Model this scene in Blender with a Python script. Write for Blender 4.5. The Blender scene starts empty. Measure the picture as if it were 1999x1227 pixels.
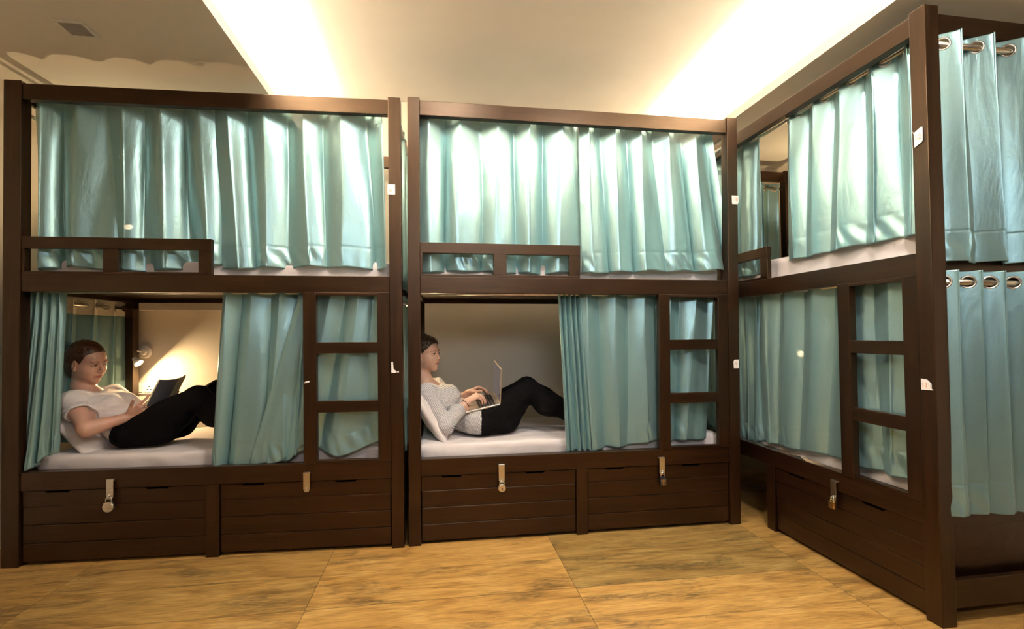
import bpy, bmesh, math, random
import numpy as np
from mathutils import Vector, Matrix, noise
random.seed(4)
S = bpy.context.scene
C = S.collection
PI = math.pi

# ------------------------------------------------------------ camera, world, lights, exposure
cd = bpy.data.cameras.new('camera'); cam = bpy.data.objects.new('camera', cd); C.objects.link(cam)
cd.sensor_width = 36.0; cd.lens = 36.0*959.28/1999.0; cd.shift_y = 22.3725/1999.0; cd.clip_start = 0.05
M = Matrix.Rotation(PI/2+0.0176, 4, 'X') @ Matrix.Rotation(-0.0056, 4, 'Z')
cam.matrix_world = Matrix.Translation((0, 0, 1.1689)) @ M
S.camera = cam
S.view_settings.view_transform = 'Standard'; S.view_settings.look = 'None'
S.view_settings.gamma = 1; S.view_settings.use_curve_mapping = False
S.view_settings.exposure = -0.12
w = bpy.data.worlds.new('world'); S.world = w; w.use_nodes = True
w.node_tree.nodes['Background'].inputs[0].default_value = (1, .93, .85, 1)
w.node_tree.nodes['Background'].inputs[1].default_value = 0.02

RB = (-.5774, 2.7372, .148)          # room frame = frame of the middle bed
def room(u, v, z):
    c, s = math.cos(RB[2]), math.sin(RB[2])
    return Vector((RB[0]+u*c-v*s, RB[1]+u*s+v*c, z))
def area(name, p, target, size, power, col, size_y=None, spread=PI, shape=None):
    l = bpy.data.lights.new(name, 'AREA'); l.energy = power; l.color = col; l.size = size
    if size_y: l.shape = 'RECTANGLE'; l.size_y = size_y
    if shape: l.shape = shape
    l.spread = spread
    o = bpy.data.objects.new(name, l); C.objects.link(o); o.location = p
    o.rotation_euler = (Vector(target)-Vector(p)).to_track_quat('-Z', 'Y').to_euler()
    return o
ZC, ZU = 2.60, 2.98                  # dropped ceiling, raised tray ceiling
for ku, kv, kp in ((.25, -1.05, 23), (1.30, -1.75, 38)):
    area('ceiling_or_fill_light', room(ku, kv, 2.95), room(ku+.1, kv+.6, 0), .30, kp, (1, .94, .87), .30, spread=math.radians(165))
FILL = area('ceiling_or_fill_light', room(.5, -3.6, 2.5), room(1.1, 0, 1.3), 1.2, 20, (.88, .93, 1), .8, spread=math.radians(115))  # added fill light from behind the camera, no known lamp there
for nm, uu, tilt, L0, L1, P in (('cove_strip', -.90, .35, -2.6, 1.0, 230), ('cove_strip', 2.20, -.35, -2.6, 1.0, 190)):
    a = area(nm, room(uu, (L0+L1)/2, 2.70), room(uu+tilt, (L0+L1)/2, 3.2), .04, P, (1, .86, .66), L1-L0)
    # long axis along the cove
    a.matrix_world = Matrix.Translation(room(uu, (L0+L1)/2, 2.70)) @ Matrix.Rotation(RB[2], 4, 'Z') @ Matrix.Rotation(-math.atan2(tilt, .5), 4, 'Y') @ Matrix.Rotation(PI, 4, 'X')

# ------------------------------------------------------------ materials
def mat(name):
    m = bpy.data.materials.new(name); m.use_nodes = True
    nt = m.node_tree; return m, nt, nt.nodes['Principled BSDF'], nt.nodes.new, nt.links.new
def noise_tex(nt, scale, sc=(1, 1, 1), coord='Object', detail=4, dist=0.0, rot=(0, 0, 0)):
    tc = nt.nodes.new('ShaderNodeTexCoord'); mp = nt.nodes.new('ShaderNodeMapping')
    mp.inputs['Scale'].default_value = sc; mp.inputs['Rotation'].default_value = rot
    n = nt.nodes.new('ShaderNodeTexNoise'); n.inputs['Scale'].default_value = scale
    n.inputs['Detail'].default_value = detail; n.inputs['Distortion'].default_value = dist
    nt.links.new(tc.outputs[coord], mp.inputs[0]); nt.links.new(mp.outputs[0], n.inputs['Vector'])
    return n
def ramp(nt, fac, stops):
    r = nt.nodes.new('ShaderNodeValToRGB'); e = r.color_ramp.elements
    e[0].position, e[0].color = stops[0][0], (*stops[0][1], 1)
    e[1].position, e[1].color = stops[-1][0], (*stops[-1][1], 1)
    for p, c in stops[1:-1]:
        x = e.new(p); x.color = (*c, 1)
    nt.links.new(fac, r.inputs[0]); return r
def bump(nt, b, h, strength, dist=.002):
    n = nt.nodes.new('ShaderNodeBump'); n.inputs['Strength'].default_value = strength; n.inputs['Distance'].default_value = dist
    nt.links.new(h, n.inputs['Height']); nt.links.new(n.outputs[0], b.inputs['Normal']); return n
def simple(name, col, rough=.5, metal=0.0, nscale=0, nstr=.1, **kw):
    m, nt, b, N, L = mat(name)
    b.inputs['Base Color'].default_value = (*col, 1); b.inputs['Roughness'].default_value = rough; b.inputs['Metallic'].default_value = metal
    for k, v in kw.items(): b.inputs[k.replace('_', ' ')].default_value = v
    n = noise_tex(nt, nscale or 40)
    r = ramp(nt, n.outputs[0], [(.3, tuple(c*.92 for c in col)), (.7, tuple(min(1, c*1.06) for c in col))])
    L(r.outputs[0], b.inputs['Base Color'])
    if nscale: bump(nt, b, n.outputs[0], nstr)
    return m
def wood(name, rot):
    m, nt, b, N, L = mat(name)
    sc = {'u': (1.2, 26, 26), 'v': (26, 1.2, 26), 'z': (26, 26, 1.2)}[rot]
    n = noise_tex(nt, 2.0, sc, detail=8, dist=.6)
    n2 = noise_tex(nt, 1.6, (1, 1, 1), detail=3)
    r = ramp(nt, n.outputs[0], [(.3, (.0055, .0018, .0007)), (.52, (.0120, .0042, .0014)), (.75, (.025, .0092, .0031))])
    mx = N('ShaderNodeMixRGB'); mx.blend_type = 'MULTIPLY'; mx.inputs[0].default_value = .35
    r2 = ramp(nt, n2.outputs[0], [(.35, (.6, .6, .6)), (.65, (1.15, 1.1, 1.05))])
    L(r.outputs[0], mx.inputs[1]); L(r2.outputs[0], mx.inputs[2]); L(mx.outputs[0], b.inputs['Base Color'])
    b.inputs['Roughness'].default_value = .36; b.inputs['Specular IOR Level'].default_value = .60; b.inputs['Specular Tint'].default_value = (1, .70, .48, 1)
    bump(nt, b, n.outputs[0], .12, .0015)
    return m
WU, WV, WZ = wood('mahogany_along', 'u'), wood('mahogany_across', 'v'), wood('mahogany_upright', 'z')

def satin(name, col, trans=0.12):
    m, nt, b, N, L = mat(name)
    weave = noise_tex(nt, 10, (60, 60, 9), detail=3)
    soft = noise_tex(nt, 5, (1.6, 1.6, .55), detail=4, dist=.8)
    crease = noise_tex(nt, 26, (1, 1, .8), detail=4, dist=1.5)
    dk = tuple(c*.93 for c in col); lt = tuple(min(1, c*1.05) for c in col)
    r = ramp(nt, weave.outputs[0], [(.3, dk), (.7, lt)])
    L(r.outputs[0], b.inputs['Base Color'])
    b.inputs['Roughness'].default_value = .34; b.inputs['Metallic'].default_value = .68
    b.inputs['Specular IOR Level'].default_value = .6
    b.inputs['Sheen Weight'].default_value = .15; b.inputs['Sheen Roughness'].default_value = .4
    ad = N('ShaderNodeMath'); ad.operation = 'MULTIPLY_ADD'; ad.inputs[1].default_value = .05
    a2 = N('ShaderNodeMath'); a2.operation = 'MULTIPLY_ADD'; a2.inputs[1].default_value = .10
    L(crease.outputs[0], a2.inputs[0]); L(soft.outputs[0], a2.inputs[2])
    L(weave.outputs[0], ad.inputs[0]); L(a2.outputs[0], ad.inputs[2])
    bump(nt, b, ad.outputs[0], .45, .012)
    t = N('ShaderNodeBsdfTransparent'); mix = N('ShaderNodeMixShader'); mix.inputs[0].default_value = trans
    tl = N('ShaderNodeBsdfTranslucent'); tl.inputs[0].default_value = (*col, 1)
    mx2 = N('ShaderNodeMixShader'); mx2.inputs[0].default_value = .14
    L(b.outputs[0], mx2.inputs[1]); L(tl.outputs[0], mx2.inputs[2])
    L(mx2.outputs[0], mix.inputs[1]); L(t.outputs[0], mix.inputs[2])
    L(mix.outputs[0], nt.nodes['Material Output'].inputs[0])
    return m
SATIN = satin('aqua_satin', (.36, .575, .59))
def linen(name, col, rough=.85):
    m, nt, b, N, L = mat(name)
    n = noise_tex(nt, 6, (1, 1.6, 1), detail=6, dist=1.2); f = noise_tex(nt, 420)
    r = ramp(nt, n.outputs[0], [(.3, tuple(c*.93 for c in col)), (.7, col)])
    L(r.outputs[0], b.inputs['Base Color']); b.inputs['Roughness'].default_value = rough
    b.inputs['Sheen Weight'].default_value = .2
    ad = N('ShaderNodeMath'); ad.operation = 'MULTIPLY_ADD'; ad.inputs[1].default_value = .06
    L(f.outputs[0], ad.inputs[0]); L(n.outputs[0], ad.inputs[2])
    bump(nt, b, ad.outputs[0], .5, .012); return m
SHEET = linen('white_sheet', (.76, .68, .66))
PILLOW = linen('pillow_cotton', (.78, .70, .66))
TAPE = simple('white_header_tape', (.72, .66, .54), .8, nscale=200)
STEEL = simple('brushed_steel', (.72, .68, .61), .28, 1.0, nscale=90, nstr=.03)
BRASS = simple('brass', (.62, .42, .18), .3, 1.0)
BLACKM = simple('black_metal', (.012, .012, .014), .4)
WHITEP = simple('white_plastic', (.80, .76, .70), .35)
PAPER = simple('label_paper', (.86, .80, .76), .7)
INK = simple('orange_ink', (.66, .36, .24), .7)
DARKV = simple('dark_void', (.01, .008, .007), .9)
def plaster(name, col):
    m, nt, b, N, L = mat(name)
    n = noise_tex(nt, 3, detail=6); n2 = noise_tex(nt, 120)
    r = ramp(nt, n.outputs[0], [(.35, tuple(c*.96 for c in col)), (.65, col)])
    L(r.outputs[0], b.inputs['Base Color']); b.inputs['Roughness'].default_value = .8
    bump(nt, b, n2.outputs[0], .06, .002); return m
WALL = plaster('cream_wall', (.76, .68, .56)); CEIL = plaster('white_ceiling', (.80, .76, .70))

def floor_mat():
    m, nt, b, N, L = mat('wood_print_tile')
    tc = N('ShaderNodeTexCoord'); sep = N('ShaderNodeSeparateXYZ'); L(tc.outputs['Object'], sep.inputs[0])
    def mth(op, a, bb=None, cc=None):
        n = N('ShaderNodeMath'); n.operation = op
        for i, x in enumerate((a, bb, cc)):
            if x is None: continue
            if isinstance(x, (int, float)): n.inputs[i].default_value = x
            else: L(x, n.inputs[i])
        return n.outputs[0]
    tu = mth('DIVIDE', mth('ADD', sep.outputs[0], .40+11.9), 1.19)
    tv = mth('DIVIDE', mth('ADD', sep.outputs[1], .57+6.0), .60)
    iu, iv = mth('FLOOR', tu), mth('FLOOR', tv)
    fu, fv = mth('FRACT', tu), mth('FRACT', tv)
    pl = mth('FLOOR', mth('MULTIPLY', fv, 2.0))                   # two printed planks per tile
    fp = mth('FRACT', mth('MULTIPLY', fv, 2.0))
    cid = N('ShaderNodeCombineXYZ'); L(iu, cid.inputs[0]); L(iv, cid.inputs[1]); L(pl, cid.inputs[2])
    wn = N('ShaderNodeTexWhiteNoise'); L(cid.outputs[0], wn.inputs['Vector'])
    cid2 = N('ShaderNodeCombineXYZ'); L(iu, cid2.inputs[0]); L(iv, cid2.inputs[1])
    wn2 = N('ShaderNodeTexWhiteNoise'); L(cid2.outputs[0], wn2.inputs['Vector'])
    off = N('ShaderNodeVectorMath'); off.operation = 'SCALE'; off.inputs['Scale'].default_value = 7.0; L(wn.outputs['Color'], off.inputs[0])
    pos = N('ShaderNodeVectorMath'); pos.operation = 'ADD'; L(tc.outputs['Object'], pos.inputs[0]); L(off.outputs[0], pos.inputs[1])
    def nz(scale, sc, detail, dist):
        mp = N('ShaderNodeMapping'); mp.inputs['Scale'].default_value = sc; L(pos.outputs[0], mp.inputs[0])
        n = N('ShaderNodeTexNoise'); n.inputs['Scale'].default_value = scale; n.inputs['Detail'].default_value = detail; n.inputs['Distortion'].default_value = dist
        L(mp.outputs[0], n.inputs['Vector']); return n.outputs[0]
    g1 = nz(2.2, (1, 4.5, 1), 9, 1.8); g2 = nz(9, (1, 26, 1), 8, .5); patch = nz(1.7, (.8, 2.6, 1), 6, 1.8); ch = nz(16, (.6, 4.6, 1), 8, 2.2)
    base = ramp(nt, g1, [(.25, (.22, .115, .032)), (.42, (.37, .215, .062)), (.56, (.44, .27, .085)), (.75, (.52, .34, .125))])
    fine = ramp(nt, g2, [(.32, (.50, .46, .40)), (.58, (1.08, 1.08, 1.08))])
    def mix(bt, f, a, c):
        n = N('ShaderNodeMixRGB'); n.blend_type = bt
        if isinstance(f, float): n.inputs[0].default_value = f
        else: L(f, n.inputs[0])
        for i, x in ((1, a), (2, c)):
            if isinstance(x, tuple): n.inputs[i].default_value = (*x, 1)
            else: L(x, n.inputs[i])
        return n.outputs[0]
    c1 = mix('MULTIPLY', .75, base.outputs[0], fine.outputs[0])
    pm = ramp(nt, patch, [(.50, (0, 0, 0)), (.64, (1, 1, 1))]); cm = ramp(nt, ch, [(.44, (.25, .25, .25)), (.56, (1, 1, 1))])
    dark = mth('MULTIPLY', mth('MULTIPLY', pm.outputs[0], cm.outputs[0]), .75)
    c2 = mix('MIX', dark, c1, (.075, .050, .022))
    cr = nz(3.0, (.55, 5.0, 1), 6, 1.2); crk = mth('LESS_THAN', mth('ABSOLUTE', mth('SUBTRACT', cr, .53)), .0016)
    crm = nz(1.3, (1, 1.5, 1), 2, 0); crk = mth('MULTIPLY', crk, mth('MULTIPLY', mth('GREATER_THAN', crm, .50), .7))
    c2 = mix('MIX', crk, c2, (.06, .035, .014))
    grey = ramp(nt, wn2.outputs['Value'], [(0, (.72, .74, .74)), (1, (1.16, 1.08, 1.0))])
    c3 = mix('MULTIPLY', 1.0, c2, grey.outputs[0])
    e = mth('MINIMUM', mth('MULTIPLY', mth('MINIMUM', fu, mth('SUBTRACT', 1.0, fu)), 1.19), mth('MULTIPLY', mth('MINIMUM', fv, mth('SUBTRACT', 1.0, fv)), .60))
    joint = mth('LESS_THAN', e, .0016)
    plank = mth('MULTIPLY', mth('LESS_THAN', mth('MINIMUM', fp, mth('SUBTRACT', 1.0, fp)), .006), .55)
    c4 = mix('MIX', mth('MAXIMUM', mth('MULTIPLY', joint, .8), plank), c3, (.07, .04, .015))
    L(c4, b.inputs['Base Color']); b.inputs['Roughness'].default_value = .42; b.inputs['Specular IOR Level'].default_value = .4
    hh = mth('SUBTRACT', g2, mth('MULTIPLY', joint, 1.0)); bump(nt, b, hh, .15, .002)
    return m
FLOOR = floor_mat()

# ------------------------------------------------------------ mesh helpers
def add_box(bm, a, b, bev=.0025):
    x0, y0, z0 = a; x1, y1, z1 = b
    t = bmesh.new()
    vs = [t.verts.new(p) for p in ((x0,y0,z0),(x1,y0,z0),(x1,y1,z0),(x0,y1,z0),(x0,y0,z1),(x1,y0,z1),(x1,y1,z1),(x0,y1,z1))]
    for f in ((0,3,2,1),(4,5,6,7),(0,1,5,4),(1,2,6,5),(2,3,7,6),(3,0,4,7)): t.faces.new([vs[i] for i in f])
    if bev: bmesh.ops.bevel(t, geom=t.edges[:], offset=bev, segments=2, affect='EDGES', profile=.5)
    merge(bm, t)
def merge(bm, t, mtx=None):
    if mtx is not None: bmesh.ops.transform(t, matrix=mtx, verts=t.verts)
    m = {}
    for v in t.verts: m[v] = bm.verts.new(v.co)
    for f in t.faces:
        try: nf = bm.faces.new([m[v] for v in f.verts]); nf.smooth = f.smooth; nf.material_index = f.material_index
        except ValueError: pass
    t.free()
def add_tube(bm, pts, r, n=10, caps=True):
    pts = [Vector(p) for p in pts]; rr = r if isinstance(r, (list, tuple)) else [r]*len(pts)
    rings = []; up = None
    for i, p in enumerate(pts):
        d = (pts[min(i+1, len(pts)-1)]-pts[max(i-1, 0)]).normalized()
        if up is None: up = d.orthogonal().normalized()
        up = (up-d*up.dot(d)).normalized(); s = d.cross(up)
        rings.append([bm.verts.new(p+(up*math.cos(2*PI*k/n)+s*math.sin(2*PI*k/n))*rr[i]) for k in range(n)])
    for a, b in zip(rings, rings[1:]):
        for k in range(n):
            f = bm.faces.new((a[k], a[(k+1) % n], b[(k+1) % n], b[k])); f.smooth = True
    if caps: bm.faces.new(rings[0][::-1]); bm.faces.new(rings[-1])
def add_lathe(bm, prof, mtx, n=24):
    rings = [[bm.verts.new(mtx @ Vector((r*math.cos(2*PI*k/n), r*math.sin(2*PI*k/n), z))) for k in range(n)] for r, z in prof]
    for a, b in zip(rings, rings[1:]):
        for k in range(n):
            f = bm.faces.new((a[k], a[(k+1) % n], b[(k+1) % n], b[k])); f.smooth = True
    bm.faces.new(rings[0][::-1]); bm.faces.new(rings[-1])
def add_torus(bm, c, nrm, R, r, n=24, k=8, flat=1.0):
    q = Vector(nrm).to_track_quat('Z', 'Y').to_matrix().to_4x4(); mt = Matrix.Translation(c) @ q
    g = [[bm.verts.new(mt @ Vector(((R+r*math.cos(2*PI*j/k))*math.cos(2*PI*i/n), (R+r*math.cos(2*PI*j/k))*math.sin(2*PI*i/n), r*flat*math.sin(2*PI*j/k)))) for j in range(k)] for i in range(n)]
    for i in range(n):
        for j in range(k):
            f = bm.faces.new((g[i][j], g[(i+1) % n][j], g[(i+1) % n][(j+1) % k], g[i][(j+1) % k])); f.smooth = True
def add_prism(bm, poly, axis, a, b, bev=0):
    """poly of (p,q); axis 'v': points are (p, axis, q)"""
    t = bmesh.new()
    mk = {'v': lambda p, q, w: (p, w, q), 'u': lambda p, q, w: (w, p, q), 'z': lambda p, q, w: (p, q, w)}[axis]
    A = [t.verts.new(mk(p, q, a)) for p, q in poly]; B = [t.verts.new(mk(p, q, b)) for p, q in poly]
    t.faces.new(A); t.faces.new(B[::-1]); n = len(poly)
    for i in range(n): t.faces.new((A[i], B[i], B[(i+1) % n], A[(i+1) % n]))
    bmesh.ops.recalc_face_normals(t, faces=t.faces[:])
    if bev: bmesh.ops.bevel(t, geom=t.edges[:], offset=bev, segments=2, affect='EDGES')
    merge(bm, t)

# beds: origin of the front left corner, heading, slight racking of the frame
BEDS = {'A': (-2.5795, 2.5068, .1097, -.0087, .0036, 1.9926), 'B': (-.5774, 2.7372, .148, -.0013, -.0064, 1.9971),
        'C': (1.3764, 3.9179, -1.411, -.0052, -.0055, 1.986), 'R': (*RB, 0, 0, 0)}
class Thing:
    """One top-level thing given in the local coordinates of a bed (u along, v depth, z up)."""
    def __init__(s, bed, name, label, cat, base=(0, 0, 0), group=None, bm=None, m=None, kind=None):
        s.bed = bed; s.base = Vector(base)
        x, y, t, l, q, _ = BEDS[bed]; s.l, s.q = l, q
        if bm is not None: s.root = s.mesh(name, bm, m)
        else:
            s.root = bpy.data.objects.new(name, None); C.objects.link(s.root); s.root.empty_display_size = .05
        b = s.shear(s.base)
        s.root.location = (x+b.x*math.cos(t)-b.y*math.sin(t), y+b.x*math.sin(t)+b.y*math.cos(t), b.z)
        s.root.rotation_euler = (0, 0, t)
        if kind: s.root['kind'] = kind
        if label: s.root['label'] = label
        if cat: s.root['category'] = cat
        if group: s.root['group'] = group
    def shear(s, p): return Vector((p[0]+s.l*p[2], p[1]+s.q*p[2], p[2]))
    def mesh(s, name, bm, m, parent=None, smooth=None):
        me = bpy.data.meshes.new(name)
        b = s.shear(s.base)
        if isinstance(bm, tuple):
            V, F = bm[0], bm[1]
            V = np.array(V, float).copy(); V[:, 0] += s.l*V[:, 2]; V[:, 1] += s.q*V[:, 2]; V -= np.array(b)
            me.from_pydata(V.tolist(), [], F if isinstance(F, list) else F.tolist()); me.polygons.foreach_set('use_smooth', [True]*len(me.polygons))
        else:
            for v in bm.verts: v.co = s.shear(v.co)-b
            bm.to_mesh(me); bm.free()
            if smooth: me.polygons.foreach_set('use_smooth', [True]*len(me.polygons))
        for mm in (m if isinstance(m, (list, tuple)) else [m]): me.materials.append(mm)
        me.update()
        o = bpy.data.objects.new(name, me); C.objects.link(o)
        if parent: o.parent = parent
        return o
    def part(s, name, bm, m, parent=None, label=None, kind=None, smooth=None):
        o = s.mesh(name, bm, m, parent or s.root, smooth)
        if label: o['label'] = label
        if kind: o['kind'] = kind
        return o
def NB(): return bmesh.new()
def boxes(*bs, bev=.0025):
    bm = NB()
    for a, b in bs: add_box(bm, a, b, bev)
    return bm

# ------------------------------------------------------------ the room
def struct(name, bm, m):
    t = Thing('R', name, None, None, bm=bm, m=m, kind='structure'); return t.root
U0, U1, V0, V1 = -2.23, 3.25, -5.2, 1.08
struct('floor', boxes(((U0-.1, V0-.1, -.1), (U1+.1, V1+.1, 0)), bev=0), FLOOR)
struct('wall_back', boxes(((U0-.1, V1, 0), (U1+.1, V1+.1, 3.1)), bev=0), WALL)
struct('wall_left', boxes(((U0-.1, V0, 0), (U0, V1, 3.1)), bev=0), WALL)
struct('wall_right', boxes(((U1, V0, 0), (U1+.1, V1, 3.1)), bev=0), WALL)
struct('wall_front', boxes(((U0-.1, V0-.1, 0), (U1+.1, V0, 3.1)), bev=0), plaster('low_bounce_dark_wall', (.12, .10, .085)))  # unseen wall, colour darkened to cut bounced light
LL, LR, VF = -.825, 2.12, -2.9
struct('ceiling', boxes(((U0, V0, ZC), (LL, V1, ZC+.058)), ((LR, V0, ZC), (U1, V1, ZC+.058)), ((LL, V0, ZC), (LR, VF, ZC+.058)),
                        ((U0, V0, ZU), (U1, V1, ZU+.08)),
                        ((LL-.22, VF-.22, ZC+.058), (LL-.20, V1, ZU)), ((LR+.20, VF-.22, ZC+.058), (LR+.22, V1, ZU)), ((LL-.2, VF-.22, ZC+.058), (LR+.2, VF-.2, ZU)), bev=0), CEIL)
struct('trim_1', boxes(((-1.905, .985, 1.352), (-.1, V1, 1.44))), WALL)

vt = Thing('R', 'ceiling_vent', 'small square white air grille set in the low ceiling at upper left', 'vent', (-1.49, -.265, ZC))
bm = NB()
for a, b in (((-1.552, -.327), (-1.43, -.315)), ((-1.552, -.215), (-1.43, -.203)), ((-1.552, -.315), (-1.540, -.215)), ((-1.442, -.315), (-1.43, -.215))):
    add_box(bm, (*a, ZC-.008), (*b, ZC+.0), .002)
vt.part('frame', bm, WHITEP)
bm = NB()
for k in range(9): add_box(bm, (-1.540, -.313+k*.0113, ZC-.006), (-1.442, -.305+k*.0113, ZC-.001), 0)
vt.part('grille', bm, simple('grey_grille', (.42, .40, .40), .6))

# ------------------------------------------------------------ bunk beds
H, MT, MB, LT, LB, RBZ, P = 2.5, 1.497, 1.404, .476, .381, 2.405, .067
W = .95
def text_mesh(txt, size):
    cu = bpy.data.curves.new('t', 'FONT'); cu.body = txt; cu.size = size; cu.align_x = 'CENTER'; cu.align_y = 'CENTER'; cu.extrude = .0003
    cu.resolution_u = 3
    o = bpy.data.objects.new('t', cu); C.objects.link(o); bpy.context.view_layer.update()
    me = bpy.data.meshes.new_from_object(o.evaluated_get(bpy.context.evaluated_depsgraph_get()))
    bm = bmesh.new(); bm.from_mesh(me); bpy.data.objects.remove(o); bpy.data.curves.remove(cu); bpy.data.meshes.remove(me)
    return bm
def sticker(T, poly, z0, txt, cx, cz, size, rot=0, fold=None):
    bm = NB(); add_prism(bm, poly, 'v', -.0045, -.0035)
    lab = T.part('number_label', bm, PAPER, label='white paper number sticker')
    if fold:
        bm = NB(); add_prism(bm, fold, 'v', -.0075, -.0050); T.part('peeling_corner', bm, PAPER, parent=lab)
    if txt:
        t = text_mesh(txt, size); b2 = NB()
        merge(b2, t, Matrix.Translation((cx, -.0062, cz)) @ Matrix.Rotation(rot, 4, 'Y') @ Matrix.Rotation(PI/2, 4, 'X'))
        T.part('number', b2, INK, parent=lab)
def hasp(T, u, zt=.431, zb=.327):
    bm = NB()
    add_box(bm, (u-.018, -.007, zt-.008), (u+.018, .012, zt+.002), .002)
    pts = [(u-.017, zt-.006), (u+.017, zt-.006), (u+.0165, zb+.014), (u+.010, zb), (u-.010, zb), (u-.0165, zb+.014)]
    add_prism(bm, pts, 'v', -.0075, -.0045, .0006)
    add_torus(bm, (u, -.011, zb+.018), (1, 0, 0), .009, .0025, 14, 6)
    T.part('hasp', bm, STEEL, label='steel hasp plate')
def build_bed(k, label):
    Lg = BEDS[k][5]; T = Thing(k, 'bunk_bed', label, 'bunk bed', (Lg/2, W/2, 0), group=None)
    for u, v in ((0, 0), (Lg-P, 0), (0, W-P), (Lg-P-(.02 if k == 'A' else 0), W-P)): T.part('post', boxes(((u-(.014 if k == 'A' and u == v == 0 else 0), v, 0), (u+P, v+P, H))), WZ)
    hp = P+.001
    fr = (.008, .050)
    T.part('top_rail', boxes(((P, fr[0], RBZ), (Lg-P, fr[1], H-.012))), WU)
    T.part('top_rail', boxes(((P, W-.05, RBZ), (Lg-P, W-.012, H-.012))), WU)
    T.part('end_rail', boxes(((.034, P, RBZ), (.060, W-P, H-.012))), WV)
    T.part('end_rail', boxes(((Lg-.055, P, RBZ), (Lg-.03, W-P, H-.012))), WV)
    # mid level
    T.part('side_rail', boxes(((P, fr[0], MB), (Lg-P, fr[1], MT))), WU)
    T.part('side_rail', boxes(((P, W-.045, MB), (Lg-P, W-.01, MT))), WU)
    T.part('end_rail', boxes(((.034, P, MB), (.060, W-P, MT))), WV)
    T.part('end_rail', boxes(((Lg-.055, P, MB), (Lg-.03, W-P, MT))), WV)
    T.part('bunk_base', boxes(((.05, .052, MB+.03), (Lg-.06, W-.05, MB+.055))), WU)
    # lower level
    T.part('side_rail', boxes(((P, fr[0], LB), (Lg-P, fr[1]+.01, LT))), WU)
    T.part('side_rail', boxes(((P, W-.045, LB), (Lg-P, W-.01, LT))), WU)
    T.part('end_rail', boxes(((.034, P, LB), (.060, W-P, LT))), WV)
    T.part('end_rail', boxes(((Lg-.055, P, LB), (Lg-.03, W-P, LT))), WV)
    T.part('end_rail', boxes(((Lg-.045, P, .06), (Lg-.02, W-P, .172))), WV)
    T.part('bunk_base', boxes(((.05, .064, LB+.03), (Lg-.06, W-.05, LB+.055))), WU)
    # middle leg and drawer fronts
    mc = .985 if k == 'C' else .9935
    T.part('middle_leg', boxes(((mc-.034, .004, 0), (mc+.034, .062, LB+.001))), WZ)
    spans = [(P+.004, mc-.036), (mc+.036, Lg-P-.004)]
    if k == 'C': spans = spans[1:]
    for a, b in spans:
        bm = NB(); zz = [(.018, .1115), (.1123, .2045), (.2053, .2975), (.2983, LB-.003)]
        for i, (z0, z1) in enumerate(zz):
            if i < 3: add_box(bm, (a, .016, z0), (b, .034, z1), .0045)
            else:
                q = b-a; s1, s2 = a+q*.12, a+q*.66; w_ = .12
                poly = [(a, z0), (b, z0), (b, z1)]
                for s0 in (s2, s1):
                    poly += [(s0+w_, z1), (s0+w_-.01, z1-.011), (s0+.01, z1-.011), (s0, z1)]
                poly += [(a, z1)]
                add_prism(bm, poly, 'v', .016, .034, .0012)
        d = T.part('drawer_front', bm, WU)
        T.part('drawer_box', boxes(((a+.01, .036, .02), (b-.01, W-.08, .03)), ((a+.01, .036, .03), (a+.02, W-.08, LB-.02)), ((b-.02, .036, .03), (b-.01, W-.08, LB-.02)), ((a+.01, W-.09, .03), (b-.01, W-.08, LB-.02)), bev=0), WU, parent=d)
    # guard rail with two openings
    g1 = .455 if k == 'A' else .481; g2 = g1+.075
    if k == 'C': g1, g2 = .44, .515
    ge = .992 if k != 'C' else 1.0
    T.part('guard_rail', boxes(((P, .006, 1.630), (ge, .036, 1.690)), ((P, .008, MT), (ge, .034, 1.511)), ((g1, .007, 1.511), (g2, .034, 1.63)),
                               ((ge-.066, .007, 1.511), (ge, .034, 1.63)), ((P, .007, 1.511), (P+.014, .034, 1.63)), bev=.0015), WU)
    # ladder
    s0 = {'A': 1.462, 'B': 1.478, 'C': 1.512}[k]; s1, s2 = s0+.069, Lg-.136
    T.part('ladder_stile', boxes(((s0, .002, LT-.004), (s1, .04, MB+.004))), WZ)
    T.part('ladder_stile', boxes(((s2, .004, LT-.004), (Lg-P, .04, MB+.004))), WZ)
    for z0, z1 in ((1.072, 1.133), (.750, .812)): T.part('rung', boxes(((s1-.002, .005, z0), (s2+.002, .04, z1))), WU)
    T.part('rung', boxes(((s1-.002, .006, LT-.002), (s2+.002, .04, .490))), WU)
    T.part('rung', boxes(((s1-.002, .006, 1.389), (s2+.002, .04, MB+.002))), WU)
    # rods
    for z, z0_ in ((2.418 if k == 'C' else 2.436, 2.392), (1.410, 1.392)):
        bm = NB(); add_tube(bm, [(P, .092, z), (Lg-P, .092, z)], .0095, 12); T.part('curtain_rod', bm, STEEL, smooth=None)
        bm = NB(); add_tube(bm, [(Lg-.014, P-.01, z0_-(.045 if z0_ > 2 else .020) if k == 'C' else z0_-.03), (Lg-.014, W-P+.01, z0_-(.045 if z0_ > 2 else .020) if k == 'C' else z0_-.03)], .0125, 14); T.part('curtain_rod', bm, STEEL)
        bm = NB(); add_tube(bm, [(.016, P-.01, z0_-.028), (.016, W-P+.01, z0_-.028)], .0095, 12); T.part('curtain_rod', bm, STEEL)
    return T
TA = build_bed('A', 'dark wooden double bunk bed at left, woman with a book in its lower bunk')
TB = build_bed('B', 'dark wooden double bunk bed in the middle, woman with a laptop in its lower bunk')
TC = build_bed('C', 'dark wooden double bunk bed at right, turned sideways along the right wall')
for T, us in ((TA, (.4995, 1.4785)), (TB, (.519, 1.4845)), (TC, (1.467,))):
    for u in us: hasp(T, u)
def sq(u0, u1, z0, z1): return [(u0, z0), (u1, z0), (u1, z1), (u0, z1)]
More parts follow.
